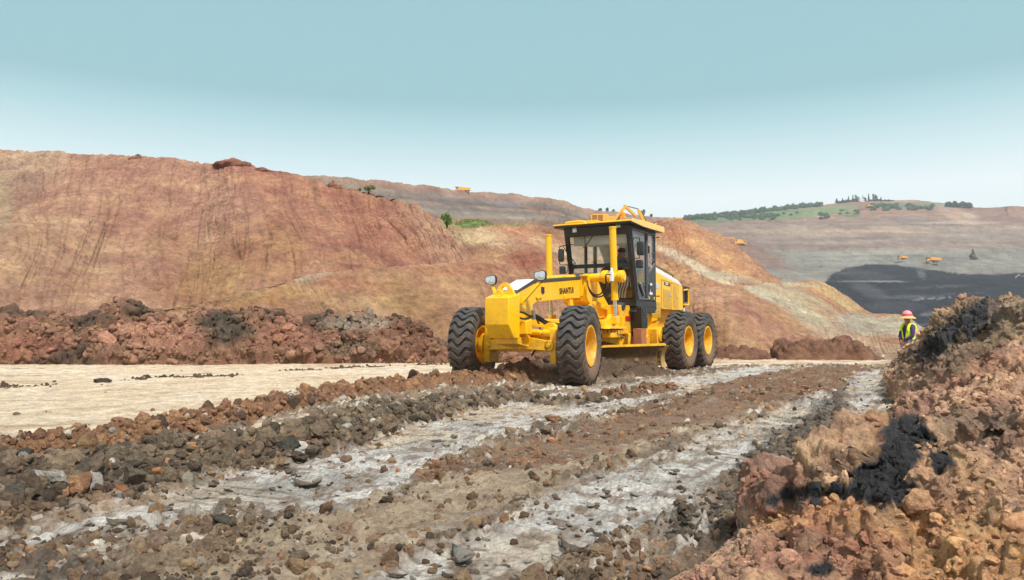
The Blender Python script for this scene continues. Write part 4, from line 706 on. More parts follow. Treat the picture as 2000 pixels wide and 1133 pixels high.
# ---- lift cylinders with their saddle
def lift(pt, pb, pr, y):
    a, b_l, c_l = LOC(*pt, 'y', y), LOC(*pb, 'y', y), LOC(*pr, 'y', y); m = MB(); m.cyl(tuple(a), tuple(b_l), .068, n=22); m.cyl(tuple(b_l), tuple(b_l + (b_l - a) / np.linalg.norm(b_l - a) * .035), .076, n=22); m.cyl(tuple(a), tuple(a + np.array([0, 0, .03])), .076, n=22); o = m.build('lift_cylinder', M_yel, grader, bevel=.004)
    m = MB(); m.cyl(tuple(b_l), tuple(c_l), .038, n=16); m.build('piston_rod', M_chr, o, smooth=True); return a, b_l
lift((1196.5, 446), (1200.9, 583), (1201.9, 624), .75); lift((1071.2, 461.5), (1073.3, 560), (1076.5, 615), -.75)
sd_ = MB(); sd_.cyl((-2.25, .1, 1.97), (-2.27, .98, 1.97), .085, n=20); sd_.cyl((-2.26, .52, 1.98), (-2.26, .64, 1.98), .13, n=20); sd_.cyl((-2.26, .86, 1.98), (-2.26, .96, 1.98), .12, n=20); sd_.cyl((-2.25, -.1, 1.97), (-2.25, -.85, 1.97), .08, n=16)
sd_.prism([(-2.05, 1.55), (-2.05, 2.02), (-2.35, 2.06), (-2.50, 1.95), (-2.55, 1.35), (-2.25, 1.40)], .22, .27); sd_.prism([(-2.05, 1.55), (-2.05, 2.02), (-2.35, 2.06), (-2.50, 1.95), (-2.55, 1.35), (-2.25, 1.40)], -.27, -.22)
sd_.prism([(-1.55, 1.30), (-1.50, 1.52), (-1.62, 1.52), (-1.72, 1.30)], .1, .16); sd_.bar((-1.45, .2, 1.33), (-2.6, .2, 1.33), .05, .13)
sd_.prism([(-2.05, 1.42), (-2.35, 1.52), (-2.7, 1.45), (-2.8, 1.0), (-2.45, 1.0)], .28, .34); sd_.cyl((-2.05, .30, 1.33), (-2.05, .36, 1.33), .10, n=9); sd_.box((-2.55, .36, 1.18), (.30, .12, .035)); sd_.box((-2.58, .36, 1.36), (.30, .12, .035)); sd_.cyl((-2.45, .33, 1.42), (-2.45, .37, 1.42), .055, n=14)
sdl = sd_.build('saddle', M_yel, grader, bevel=.008)
for k in range(3): hl = MB(); hl.cyl((-1.62 - k * .13, .228, 1.335), (-1.62 - k * .13, .232, 1.335), .026, n=14); hl.build('bolt_hole', M_blk, sdl)
vb = MB(); vv0 = c3(650, 790, 'y', .86); vb.box(tuple(vv0), (.09, .06, .20)); vb.cyl(tuple(vv0 + np.array([0, 0, .1])), tuple(vv0 + np.array([0, 0, .16])), .025, n=10); vb.build('lock_valve', M_wht, sdl, bevel=.006)
hs = MB(); hs.hose([c3(585, 790, 'y', .80), c3(583, 880, 'y', .62), c3(530, 985, 'y', .5), c3(450, 990, 'y', .42), c3(395, 920, 'y', .36), c3(378, 840, 'y', .30)], .017); hs.hose([c3(605, 860, 'y', .80), c3(600, 930, 'y', .62), c3(545, 1010, 'y', .5), c3(460, 1015, 'y', .42), c3(410, 960, 'y', .36), c3(382, 880, 'y', .30)], .017); hs.hose([c3(585, 780, 'y', .80), c3(600, 770, 'y', .83), c3(635, 775, 'y', .86)], .012); hs.build('hydraulic_hose', M_hose, sdl, smooth=True)
bk_ = MB(); bk_.prism([(-1.94, 1.60), (-1.94, 2.0), (-2.10, 2.0), (-2.14, 1.60)], .17, .20); bk_.box((-1.99, .24, 2.0), (.14, .14, .03)); bk_.build('hose_bracket', M_yel, sdl, bevel=.004)
# ---- rear frame, belly, tandems
rf = MB(); rf.prism([(-2.7, 1.42), (-7.0, 1.42), (-7.0, .85), (-3.4, .72), (-2.9, .85)], -.42, .42); rf.prism([(-2.85, 1.44), (-4.5, 1.44), (-4.5, .86), (-3.3, .80), (-3.0, 1.0)], .30, .60); rf.prism([(-4.5, 1.30), (-5.4, 1.30), (-5.4, .80), (-4.5, .70)], -.55, .58); rear = rf.build('rear_frame', M_yel2, grader, bevel=.015)
q = MB(); q.prism([(-3.4, .82), (-4.9, .82), (-4.9, .45), (-3.7, .45)], -.5, .5); q.build('belly_guard', M_rust, rear, bevel=.01)
q = MB(); q.box((-2.98, .61, 1.0), (.16, .02, .20)); q.box((-3.9, .61, .84), (.9, .03, .07)); q.build('access_port', M_blk, rear)
q = MB(); q.cyl((-3.1, .50, 1.43), (-3.1, .62, 1.40), .085, n=20); q.build('work_lamp', M_dkg, rear, smooth=True)
q = MB(); lp_ = c1(1098, 684, 'y', .615); q.box(tuple(lp_), (.30, .012, .085)); q.build('red_sign', M_red, rear, bevel=.003)
for k in range(4): q = MB(); q.bar((lp_[0] + .09 - k * .06, .622, lp_[2] - .02), (lp_[0] + .07 - k * .06, .622, lp_[2] + .02), .004, .014, (0, 1, 0)); q.build('marking', M_txt, rear)
q = MB(); q.cyl((-4.55, .30, .62), (-4.55, .62, .62), .20, n=24); q.cyl((-4.8, .60, .80), (-4.8, .84, .80), .15, n=24); q.prism([(-4.62, .95), (-5.3, 1.0), (-5.3, .40), (-4.75, .36), (-4.62, .55)], .55, .80)
for s in (1, -1): q.prism([(-4.95, .75), (-5.3, .92), (-7.1, .92), (-7.3, .7), (-7.1, .42), (-5.3, .42), (-5.0, .55)], s * .78 - .1, s * .78 + .1)
q.cyl((-6.2, -.8, .68), (-6.2, .8, .68), .17, n=18); q.build('tandem_case', M_yel2, rear, bevel=.015)
# ---- engine hood
hd_ = MB(); hd_.prism([(-4.74, 2.27), (-5.05, 2.25), (-7.02, 2.02), (-7.06, 1.40), (-5.35, 1.40), (-5.15, 1.14), (-4.74, 1.10)], -.62, .62); hood = hd_.build('engine_hood', M_yel, grader, bevel=.02)
q = MB(); q.prism([(-4.74, 2.272), (-5.05, 2.252), (-7.02, 2.022), (-7.02, 2.06), (-6.7, 2.16), (-5.2, 2.355), (-4.74, 2.38)], -.60, .60); q.build('hood_top', M_wht, hood, bevel=.05, seg=3)
q = MB(); q.hose([(-5.25, .50, 2.33), (-5.30, .50, 2.42), (-5.42, .50, 2.42), (-6.5, .50, 2.285), (-6.62, .50, 2.27), (-6.64, .50, 2.17)], .016); q.build('hand_rail', M_blk, hood, smooth=True)
def quadpx(x0, y0, x1, y1, y=.622): a, b = c1(x0, y0, 'y', y), c1(x1, y1, 'y', y); return a, b
for (tl, tr, br, bl, nx, nz) in (((1289, 522), (1329, 533), (1331, 632), (1290, 622), 6, 16), ((1342, 500), (1364, 508), (1366, 632), (1344, 626), 4, 19), ((1246, 595), (1275, 597), (1277, 682), (1243, 682), 6, 11), ((1228, 628), (1243, 628), (1241, 682), (1226, 680), 3, 7)):
    q = MB(); P4 = [c1(p[0], p[1], 'y', .622) for p in (tl, tr, br, bl)]
    us = [0] + [k + e_ for k in range(nx) for e_ in (.2, .8)] + [nx]; vs_ = [0] + [k + e_ for k in range(nz) for e_ in (.22, .78)] + [nz]
    for v_ in vs_:
        for u in us: a_, b_ = u / nx, v_ / nz; p = (P4[0] * (1 - a_) + P4[1] * a_) * (1 - b_) + (P4[3] * (1 - a_) + P4[2] * a_) * b_; q.v.append((p[0], .6235, p[2]))
    m_ = len(us); q.f = [(j * m_ + i, j * m_ + i + 1, (j + 1) * m_ + i + 1, (j + 1) * m_ + i) for j in range(len(vs_) - 1) for i in range(m_ - 1)]; gr = q.build('grille', M_yel, hood); gr.data.materials.append(M_blk)
    for k_, pl in enumerate(gr.data.polygons): pl.material_index = 1 if (k_ // (m_ - 1)) % 2 == 1 and (k_ % (m_ - 1)) % 2 == 1 else 0
pn_ = MB()
def frame_line(x0, y0, x1, y1): a, b = quadpx(x0, y0, x1, y1, .624); pn_.bar(tuple(a), tuple(b), .004, .008, (0, 1, 0))
for seg in ((1280, 470, 1280, 630), (1280, 630, 1334, 640), (1334, 490, 1334, 640), (1337, 640, 1372, 640), (1372, 500, 1372, 640), (1280, 470, 1372, 500)): frame_line(*seg)
pn_.build('door_seam', paint('seam_shadow_gap', (120, 84, 20), .6, 0), hood)
a, b = quadpx(1295, 483, 1328, 508); q = MB(); q.prism([(a[0], a[2]), (b[0], a[2] - .02), (b[0], b[2]), (a[0], b[2] + .02)], .620, .630); sg = q.build('model_plate', M_blk, hood)
mid_ = (a + b) / 2; text_mesh('DG4', .085, M_txtw, sg, 'lettering', (mid_[0] + .055, .6315, mid_[2]), sx=1.05, bold=.03); text_mesh('E', .085, paint('orange_lettering', (225, 80, 30), .5, 0), sg, 'lettering', (mid_[0] - .105, .6315, mid_[2]), sx=1.1, bold=.03)
q = MB(); a, b = quadpx(1246, 493, 1268, 521); q.box(((a[0] + b[0]) / 2, .622, (a[2] + b[2]) / 2), (abs(a[0] - b[0]), .008, abs(a[2] - b[2]))); q.build('decal', paint('pale_decal', (190, 196, 205), .5, .3, (130, 120, 110), 30), hood)
for x, y in ((1330, 553), (1369, 561)):
    q = MB(); p = c1(x, y, 'y', .625); q.box(tuple(p), (.06, .02, .10)); q.build('latch', M_chr, hood, bevel=.006)
q = MB(); q.box((-7.14, .40, 1.62), (.16, .42, .84)); q.box((-7.14, -.4, 1.62), (.16, .42, .84)); q.box((-7.12, 0, 1.75), (.1, .6, .5)); rp_ = q.build('rear_post', M_dkg, grader, bevel=.01)
q = MB(); q.box((-7.42, .50, 1.83), (.30, .26, .40)); q.build('air_cleaner_box', M_blk, rp_, bevel=.015)
q = MB(); q.hose([(-7.05, .64, 1.92), (-7.30, .66, 1.94), (-7.36, .66, 1.90), (-7.36, .66, 1.60), (-7.30, .66, 1.555), (-7.05, .64, 1.56)], .022); q.build('hand_rail', M_yel, rp_, smooth=True)
q = MB(); p = c1(1398, 612, 'y', .615); q.box((-7.14, .615, 1.42), (.09, .01, .12)); q.build('label_plate', M_wht, rp_)
# ---- cab
CW = .75
def fx(z): return -3.52 + (z - 1.50) * .245          # slope of the windscreen
cb = MB(); z0, z1 = 1.50, 3.10
for s in (1, -1):
    cb.bar((fx(z0), s * (CW - .04), z0), (fx(z1), s * (CW - .04), z1), .085, .10, (1, 0, 0)); cb.bar((-4.66, s * (CW - .035), z0), (-4.66, s * (CW - .035), z1), .07, .08, (1, 0, 0))
    cb.bar((fx(z1) + .02, s * (CW - .035), 3.08), (-4.70, s * (CW - .035), 3.08), .07, .09)
cb.prism([(fx(1.50) + .06, 1.42), (fx(1.50) + .05, 1.58), (-3.60, 1.58), (-4.72, 1.55), (-4.72, 1.42)], -CW, CW); cb.prism([(fx(2.93) + .05, 2.93), (fx(3.14) + .06, 3.14), (fx(3.14) - .05, 3.14), (fx(2.93) - .03, 2.93)], -CW, CW)
cb.bar((fx(2.30) + .01, -CW + .05, 2.30), (fx(2.30) + .01, CW - .05, 2.30), .05, .085, (0, 0, 1)); cb.bar((-4.68, -CW, 3.08), (-4.68, CW, 3.08), .06, .1); cb.box((-4.68, 0, 1.75), (.05, 1.4, .5))
cb.bar((-4.14, CW - .035, 1.56), (-4.14, CW - .035, 3.06), .06, .06, (1, 0, 0)); cb.bar((-4.14, -CW + .035, 1.56), (-4.14, -CW + .035, 3.06), .06, .06, (1, 0, 0)); cb.prism([(-3.54, 1.42), (-3.40, 1.30), (-4.6, 1.30), (-4.72, 1.42)], -.70, CW + .01)
cab = cb.build('cab', M_blk, grader, bevel=.01)
q = MB(); q.prism([(-3.3, 2.75), (-3.3, 3.0), (-4.6, 3.0), (-4.6, 2.85)], -.62, .62); 
for y_, w_ in ((-.38, .12), (.12, .16)): q.bar((-4.60, y_, 1.9), (-4.60, y_, 2.9), .05, w_, (0, 1, 0)); q.prism([(y_ - w_ / 2, 2.45), (y_ - .22, 2.86), (y_ + .22, 2.86), (y_ + w_ / 2, 2.45)], -4.63, -4.58, 'x')
q.build('lining', M_int, cab, bevel=.01)
# door: pale frame, glass, lower black panel
q = MB(); d0, d1, zb, zt_ = fx(1.6) - .07, -4.12, 1.57, 3.04; fxt = fx(3.04) - .05; yy = CW + .005
for a, b in (((d0, yy, zb + .02), (fxt, yy, zt_)), ((fxt, yy, zt_), (d1, yy, zt_)), ((d1, yy, zt_), (d1, yy, zb + .02)), ((d1, yy, zb + .02), (d0, yy, zb + .02))): q.bar(a, b, .035, .045, (0, 1, 0))
M_grf = paint('door_frame_paint', (92, 94, 98), .45, .2, (120, 110, 100), 5); dr = q.build('door', M_grf, cab, bevel=.005)
q = MB(); q.prism([(d0, zb), (fxt, zt_), (d1, zt_), (d1, zb)], CW - .012, CW - .006); q.build('window', M_glass, dr)
for z_ in (2.68, 1.83): q = MB(); q.box((-4.16, CW + .03, z_), (.05, .04, .16)); q.build('hinge', M_blk, dr, bevel=.004)
for z_ in (3.0, 1.68): q = MB(); q.cyl((-4.66, CW + .02, z_), (-4.66, CW + .10, z_), .012, n=8); q.build('pin', M_blk, cab)
q = MB(); q.bar((-3.72, CW + .015, 1.86), (-3.92, CW + .015, 1.66), .03, .03, (0, 1, 0)); q.bar((-3.66, CW + .015, 1.92), (-3.76, CW + .015, 1.88), .05, .035, (0, 1, 0)); q.build('handle', M_stl, dr, bevel=.005)
q = MB(); q.prism([(-4.19, 1.57), (-4.19, 2.17), (-4.62, 2.40), (-4.62, 1.57)], CW - .03, CW + .004); rp2 = q.build('side_panel', M_dkg, cab, bevel=.004)
q = MB(); q.bar((-4.20, CW + .01, 2.20), (-4.60, CW + .01, 2.42), .012, .022, (0, 1, 0)); q.bar((-4.20, CW + .01, 2.16), (-4.60, CW + .01, 2.38), .012, .012, (0, 1, 0)); q.build('trim', M_stl, rp2)
q = MB(); q.box((-4.36, CW + .008, 1.93), (.12, .004, .05)); q.build('white_label', M_txtw, rp2); q = MB(); q.prism([(-4.26, 1.72), (-4.30, 1.82), (-4.33, 1.76), (-4.45, 1.75), (-4.45, 1.70), (-4.28, 1.70)], CW + .006, CW + .009); q.build('white_emblem', M_txtw, rp2)
for x in (-4.23, -4.55):
    q = MB(); q.box((x, CW + .008, 1.63), (.05, .004, .055)); q.build('warning_label', paint('warning_sticker', (235, 205, 70), .5, .1), rp2)
q = MB(); q.prism([(-4.19, 2.20), (-4.19, 3.02), (-4.62, 3.02), (-4.62, 2.44)], CW - .02, CW - .014); q.build('window', M_glass, cab)
q = MB(); q.hose([(-4.50, CW, 2.40), (-4.44, CW + .03, 2.44), (-4.50, CW + .03, 2.50), (-4.44, CW + .03, 2.56), (-4.50, CW, 2.62)], .012); q.build('handle', M_blk, cab, smooth=True)
# front glass panes
for a_, b_2, nm in ((2.345, 2.925, 'windscreen'), (1.60, 2.255, 'lower_windscreen')):
    q = MB(); q.prism([(fx(a_), a_), (fx(b_2), b_2), (fx(b_2) + .006, b_2), (fx(a_) + .006, a_)], -CW + .08, CW - .08); q.build(nm, M_glass, cab)
q = MB(); q.prism([(-4.14, 1.6), (-3.5, 1.6), (fx(3.0) - .05, 3.0), (-4.62, 3.0), (-4.62, 1.6)], -CW + .02, -CW + .026); q.prism([(-.7, 1.98), (-.7, 3.02), (.7, 3.02), (.7, 1.98)], -4.69, -4.684, 'x'); q.build('window', M_glass, cab)
for cx_, cy_ in ((241, 277), (722, 220)):
    p = c3(cx_, cy_, 'x', fx(3.05) + .07); q = MB(); q.box((p[0], p[1], p[2]), (.03, .10, .115)); o = q.build('work_lamp', M_txtw, cab, bevel=.01); q = MB(); q.cyl((p[0] + .014, p[1], p[2]), (p[0] + .02, p[1], p[2]), .034, n=14); q.build('lens', M_lens, o)
q = MB()
def ws(x, y): z = c3(x, y, 'x', fx(2.7))[2]; return c3(x, y, 'x', fx(z) + .035)
for seg in (((490, 270), (355, 465)), ((505, 262), (370, 440)), ((352, 330), (362, 590)), ((355, 465), (330, 478))): q.bar(tuple(ws(*seg[0])), tuple(ws(*seg[1])), .014, .014, (1, 0, 0))
q.build('wiper', M_blk, cab)
# roof
rfm = MB(); rfm.prism([(-2.84, 3.150), (-2.86, 3.185), (-3.6, 3.25), (-4.80, 3.24), (-4.80, 3.14), (-3.4, 3.14)], -.90, .90); roof = rfm.build('roof', M_yel2, grader, bevel=.015)
q = MB(); q.box((-3.83, 0, 3.125), (1.92, 1.76, .03)); q.build('roof_shade_panel', M_blk, roof)  # black panel added as painted shade under the roof
q = MB(); q.prism([(-2.85, 3.135), (-2.88, 3.205), (-4.82, 3.245), (-4.82, 3.11), (-3.5, 3.10)], .895, .915); q.build('side_fascia', M_cream, roof, bevel=.006)
p = c3(765, 155, 'y', .6); q = MB(); q.box((p[0], .62, 3.27), (.09, .09, .04)); q.lathe([(3.28, .045), (3.36, .045), (3.385, .02), (3.386, .0)], 16, (p[0], .62, 0), 'z'); q.build('beacon', M_amb, roof, smooth=True)
q = MB(); q.hose([c3(140, 208, 'x', -3.25), c3(180, 198, 'x', -3.25), c3(280, 188, 'x', -3.25), c3(345, 192, 'x', -3.25), c3(368, 212, 'x', -3.25)], .032); q.prism([(-3.35, 3.24), (-3.35, 3.30), (-4.0, 3.30), (-4.0, 3.24)], -.8, -.1); q.build('roof_hatch', M_yel, roof, bevel=.01)
q = MB(); q.hose([(-4.55, .80, 3.24), (-4.55, .80, 3.28), (-4.60, .80, 3.30), (-4.64, .80, 3.28), (-4.64, .80, 3.24)], .012); q.build('lifting_eye', M_yel, roof, smooth=True)
# mirrors
def mirror(cx_, cy_, ax, v, w_, h_, nm='mirror'):
    p = c3(cx_, cy_, ax, v); q = MB(); n = 20; ring = lambda x, s: [(p[0] + x, p[1] + s * w_ / 2 * np.sign(math.cos(t)) * abs(math.cos(t)) ** .35, p[2] + s * h_ / 2 * np.sign(math.sin(t)) * abs(math.sin(t)) ** .35) for t in [2 * math.pi * k / n + .1 for k in range(n)]]
    q.add(ring(.045, .8) + ring(.03, .97) + ring(-.03, 1), [(i * n + k, i * n + (k + 1) % n, (i + 1) * n + (k + 1) % n, (i + 1) * n + k) for i in (0, 1) for k in range(n)] + [tuple(range(n)), tuple(range(3 * n - 1, 2 * n - 1, -1))]); o = q.build(nm, M_mirror, grader, smooth=True)
    g = MB(); g.add(ring(-.032, .9), [tuple(range(n))]); g.build('glass', M_lens, o); return p
mirror(970, 482, 'y', 1.05, .155, .29); mirror(958, 655, 'y', 1.03, .145, .175); mirror(90, 560, 'x', -3.05, .12, .28); mirror(105, 722, 'x', -3.1, .13, .17)
q = MB(); Y_ = 1.06
q.hose([c3(825, 375, 'y', .78), c3(870, 370, 'y', .9), c3(935, 366, 'y', 1.04), c3(958, 385, 'y', Y_), c3(958, 560, 'y', Y_), c3(950, 590, 'y', Y_), c3(880, 592, 'y', .9), c3(810, 600, 'y', .78)], .010); q.hose([c3(890, 372, 'y', .92), c3(880, 440, 'y', .86), c3(885, 600, 'y', .88), c3(885, 660, 'y', .9), c3(920, 690, 'y', 1.0), c3(1000, 680, 'y', 1.05)], .010); q.build('mirror_arm', M_blk, cab, smooth=True)
q = MB(); X_ = -3.12
q.hose([c3(225, 440, 'x', -3.2), c3(150, 450, 'x', X_), c3(90, 458, 'x', X_), c3(75, 475, 'x', X_), c3(82, 600, 'x', X_), c3(86, 665, 'x', X_), c3(250, 655, 'x', -3.25)], .010); q.hose([c3(110, 458, 'x', X_), c3(180, 560, 'x', -3.18), c3(252, 650, 'x', -3.25)], .009); q.hose([c3(155, 662, 'x', X_), c3(158, 740, 'x', X_), c3(130, 755, 'x', X_)], .008); q.hose([c3(270, 702, 'x', -3.35), c3(235, 705, 'x', -3.3), c3(222, 735, 'x', -3.3), c3(235, 800, 'x', -3.4)], .014); q.build('mirror_arm', M_blk, cab, smooth=True)
# step at the near side
q = MB(); q.prism([(-3.46, 1.40), (-3.50, .96), (-3.78, .96), (-3.86, 1.14), (-3.66, 1.40)], .66, .70); q.prism([(-3.46, 1.40), (-3.50, .96), (-3.54, .96), (-3.50, 1.40)], .64, .86); q.prism([(-3.66, 1.42), (-3.84, 1.20), (-3.84, .96), (-3.54, .96), (-3.50, 1.38)], .84, .86); q.box((-3.68, .76, 1.05), (.30, .2, .03)); stp = q.build('step', M_blk, grader, bevel=.006)
q = MB(); q.bar((-3.48, .868, 1.42), (-3.72, .868, 1.20), .012, .014, (0, 1, 0)); q.bar((-3.66, .868, 1.42), (-3.84, .868, 1.205), .012, .014, (0, 1, 0)); q.bar((-3.71, .868, 1.205), (-3.85, .868, 1.205), .012, .014, (0, 1, 0)); q.build('edge_trim', M_stl, stp)
q = MB(); q.prism([(-3.50, .955), (-3.52, .50), (-3.80, .50), (-3.80, .955)], .66, .85); q.build('lower_step', M_rust, stp, bevel=.008)
# cab interior
q = MB(); q.box((-4.15, .02, 1.95), (.46, .5, .16)); q.prism([(-4.35, 1.95), (-4.25, 1.95), (-4.36, 2.55), (-4.44, 2.55)], -.22, .26); q.box((-4.15, .02, 1.75), (.3, .3, .3)); q.build('seat', M_vinyl, cab, bevel=.04, seg=3)
q = MB(); q.prism([(-3.62, 1.58), (-3.62, 2.22), (-3.78, 2.30), (-3.80, 1.58)], -.12, .16); q.lathe([(2.33, .17), (2.345, .185), (2.36, .17), (2.345, .155), (2.33, .17)], 24, (-3.80, .02, 0), 'z'); con = q.build('console', M_vinyl, cab, bevel=.01)
q = MB()
for k in range(4): x_ = 830 - k * 30; q.hose([c3(x_, 792, 'x', -3.72), c3(x_ - 4, 880, 'x', -3.72), c3(x_ - 28, 950, 'x', -3.70), c3(x_ - 36, 1030, 'x', -3.70)], .012)
q.build('hydraulic_line', M_stl, cab, smooth=True)
# ================================================================ clods and rocks
import bmesh
def ico(sub):
    bm = bmesh.new(); bmesh.ops.create_icosphere(bm, subdivisions=sub, radius=1); v = np.array([p.co[:] for p in bm.verts]); f = np.array([[q.index for q in p.verts] for p in bm.faces]); bm.free(); return v, f
ICO = {k: ico(k) for k in (1, 2, 3, 4)}
def lump_shape(sub, seed, flat=.75, rough=.5, facet=.22):
    v, f = ICO[sub]; g = np.random.default_rng(seed); p = v * (1 + fbm(v + seed * 7.7, 1.1, 2, seed)[:, None] * rough * 1.3)
    for _ in range(7):                          # a few broken faces
        n = g.normal(size=3); n /= np.linalg.norm(n); d = p @ n; lim = g.uniform(.45, .8); p = p - np.clip(d - lim, 0, None)[:, None] * n * facet * 2.4
    p = p * (1 + fbm(v * 2.3 + seed, 1.4, 4, seed + 1, .6)[:, None] * rough); p = p * np.array([1, g.uniform(.65, 1), g.uniform(.5, flat)]); return p, f
def rotm(g, n, full=True):
    q = g.normal(size=(n, 4)) if full else np.stack([g.normal(size=n) * 3, g.normal(size=n) * .25, g.normal(size=n) * .25, g.normal(size=n) * 3], 1)
    q /= np.linalg.norm(q, axis=1, keepdims=True); w, x, y, z = q.T
    return np.stack([1 - 2 * (y * y + z * z), 2 * (x * y - z * w), 2 * (x * z + y * w), 2 * (x * y + z * w), 1 - 2 * (x * x + z * z), 2 * (y * z - x * w), 2 * (x * z - y * w), 2 * (y * z + x * w), 1 - 2 * (x * x + y * y)], 1).reshape(n, 3, 3)
def scatter(name, pts, size, cols, label, cat, seed, wet=.05, sink=.25, full=True, rough=.4):
    g = np.random.default_rng(seed); Vs, Fs, Cs = [], [], []; off = 0; dist = np.linalg.norm(pts - np.array([0, 0, CH]), axis=1); app = size / dist * 770
    lod = np.where(app > 7, 3, np.where(app > 2.2, 2, 1))
    for sub in (1, 2, 3):
        for k in range(9):
            m = np.where((lod == sub) & (np.arange(len(pts)) % 9 == k))[0]
            if not len(m): continue
            v, f = lump_shape(sub, seed * 31 + k, rough=rough); M = rotm(g, len(m), full); V = np.einsum('nij,vj->nvi', M, v) * size[m][:, None, None] + pts[m][:, None, :]; V[:, :, 2] += (size[m] * (.5 - sink))[:, None]
            Vs.append(V.reshape(-1, 3)); Fs.append((f[None] + (np.arange(len(m)) * len(v))[:, None, None]).reshape(-1, 3) + off); off += len(m) * len(v)
            Cs.append(np.repeat(cols[m], len(v), 0))
    o = mesh_np(name, np.concatenate(Vs), np.concatenate(Fs), M_clod, col=np.concatenate(Cs), wet=np.full(off, wet), smooth=False); return tag(o, label, cat, kind='stuff')
g_ = np.random.default_rng(11); NC = 135000
px = g_.uniform(-260, 2100, NC); py = 641 + (g_.uniform(0, 1, NC) ** .85) * 640 + 58
Pg = np.stack([(px - 1000) / CF, np.full(NC, cp) - (566.5 - py) / CF * sp_, sp_ + (566.5 - py) / CF * cp], 1); t_ = -CH / Pg[:, 2]; X, Y = Pg[:, 0] * t_, Pg[:, 1] * t_
h, P, U_, V_, m, trk, road, w_, pn, tear, saw = ground_height(X, Y)
cl_ = fbm(P, 1.4, 4, 801); cl2 = fbm(P, 5, 2, 802)
p_ = .30 * ss(-.25, .2, cl_) + .05; p_ = p_ * (1 - .65 * m['smo']) + m['brn'] * .22 * ss(-.3, .1, cl_); p_ = np.maximum(p_ * (1 - trk * .9), .8 * m['drk'] * (1 - .7 * trk)); p_ = np.where(w_ > .15, .95, p_); edge = np.maximum(m['w1n'], m['w2n']); p_ = np.maximum(p_, .55 * edge ** 1.5 * (w_ < .15))
p_ *= 1 - road * .985 * (w_ < .15); keep = g_.uniform(0, 1, NC) < p_; keep &= ~((U_ > -.55) & (V_ < 8.5) & (U_ > -.75 + 0 * V_)); 
X, Y, h, w_, cl_, cl2 = X[keep], Y[keep], h[keep], w_[keep], cl_[keep], cl2[keep]; mm_ = {k: v[keep] for k, v in m.items()}; P = P[keep]; n = len(X)
base = np.exp(g_.normal(0, .6, n)) * .0115 * np.maximum(1, Y / 5) ** .75; size = base * (1 + .75 * w_); size = np.clip(size, .005, .06 + .03 * w_)
cc = np.repeat(A(126, 98, 70)[None], n, 0); cc = mixc(cc, A(96, 84, 68), ss(-.1, .35, cl_)); r_ = g_.uniform(0, 1, n); cc = mixc(cc, A(142, 96, 60), (mm_['brn'] > .4) * .7 * (r_ < .7)); cc = mixc(cc, A(134, 92, 58), mm_['w1'] * .8); cc = mixc(cc, A(104, 90, 72), mm_['w2'] * .7 * (Y < 11)); cc = mixc(cc, A(122, 82, 54), mm_['w2'] * .8 * (Y > 10.5) * (r_ < .75))
cc = mixc(cc, A(90, 72, 56), mm_['w3'] * .9); cc = mixc(cc, A(84, 76, 66), mm_['drk'] * .8); cc = mixc(cc, A(176, 170, 160), (g_.uniform(0, 1, n) < .06) * .8); cc = mixc(cc, A(168, 118, 72), (g_.uniform(0, 1, n) < .05) * .7); cc = mixc(cc, A(66, 58, 50), (g_.uniform(0, 1, n) < .12) * .7); cc *= g_.uniform(.85, 2.0, (n, 1))
scatter('loose_clods', np.stack([X, Y, h], 1), size, cc, 'loose clods and stones scattered over the rutted mud and the two windrows', 'clods', 3, sink=.42)
# rows of dirt dropped on the pale road
for x0, y0, x1, y1, n_d, sd_i, lb in ((-60, 762, 118, 749, 520, 71, 'row of dark dirt crumbs on the pale road at the left edge'), (270, 741, 450, 735, 420, 72, 'thin row of dirt crumbs across the middle of the pale road'), (560, 724, 860, 712, 520, 73, 'scattered reddish crumbs near the far edge of the pale road')):
    t = g_.uniform(0, 1, n_d); a_, b_ = gnd(x0, y0), gnd(x1, y1); X2 = a_[0] + (b_[0] - a_[0]) * t + g_.normal(0, .12, n_d); Y2 = a_[1] + (b_[1] - a_[1]) * t + g_.normal(0, .22, n_d); k_ = fbm(np.stack([X2, Y2, X2 * 0], 1), .9, 2, 75) > -.1; X2, Y2 = X2[k_], Y2[k_]
    scatter('road_dirt', np.stack([X2, Y2, hsample(X2, Y2)], 1), np.exp(g_.normal(0, .6, len(X2))) * .018, A(96, 76, 58)[None] * g_.uniform(.7, 1.5, (len(X2), 1)), lb, 'clods', sd_i, sink=.4)
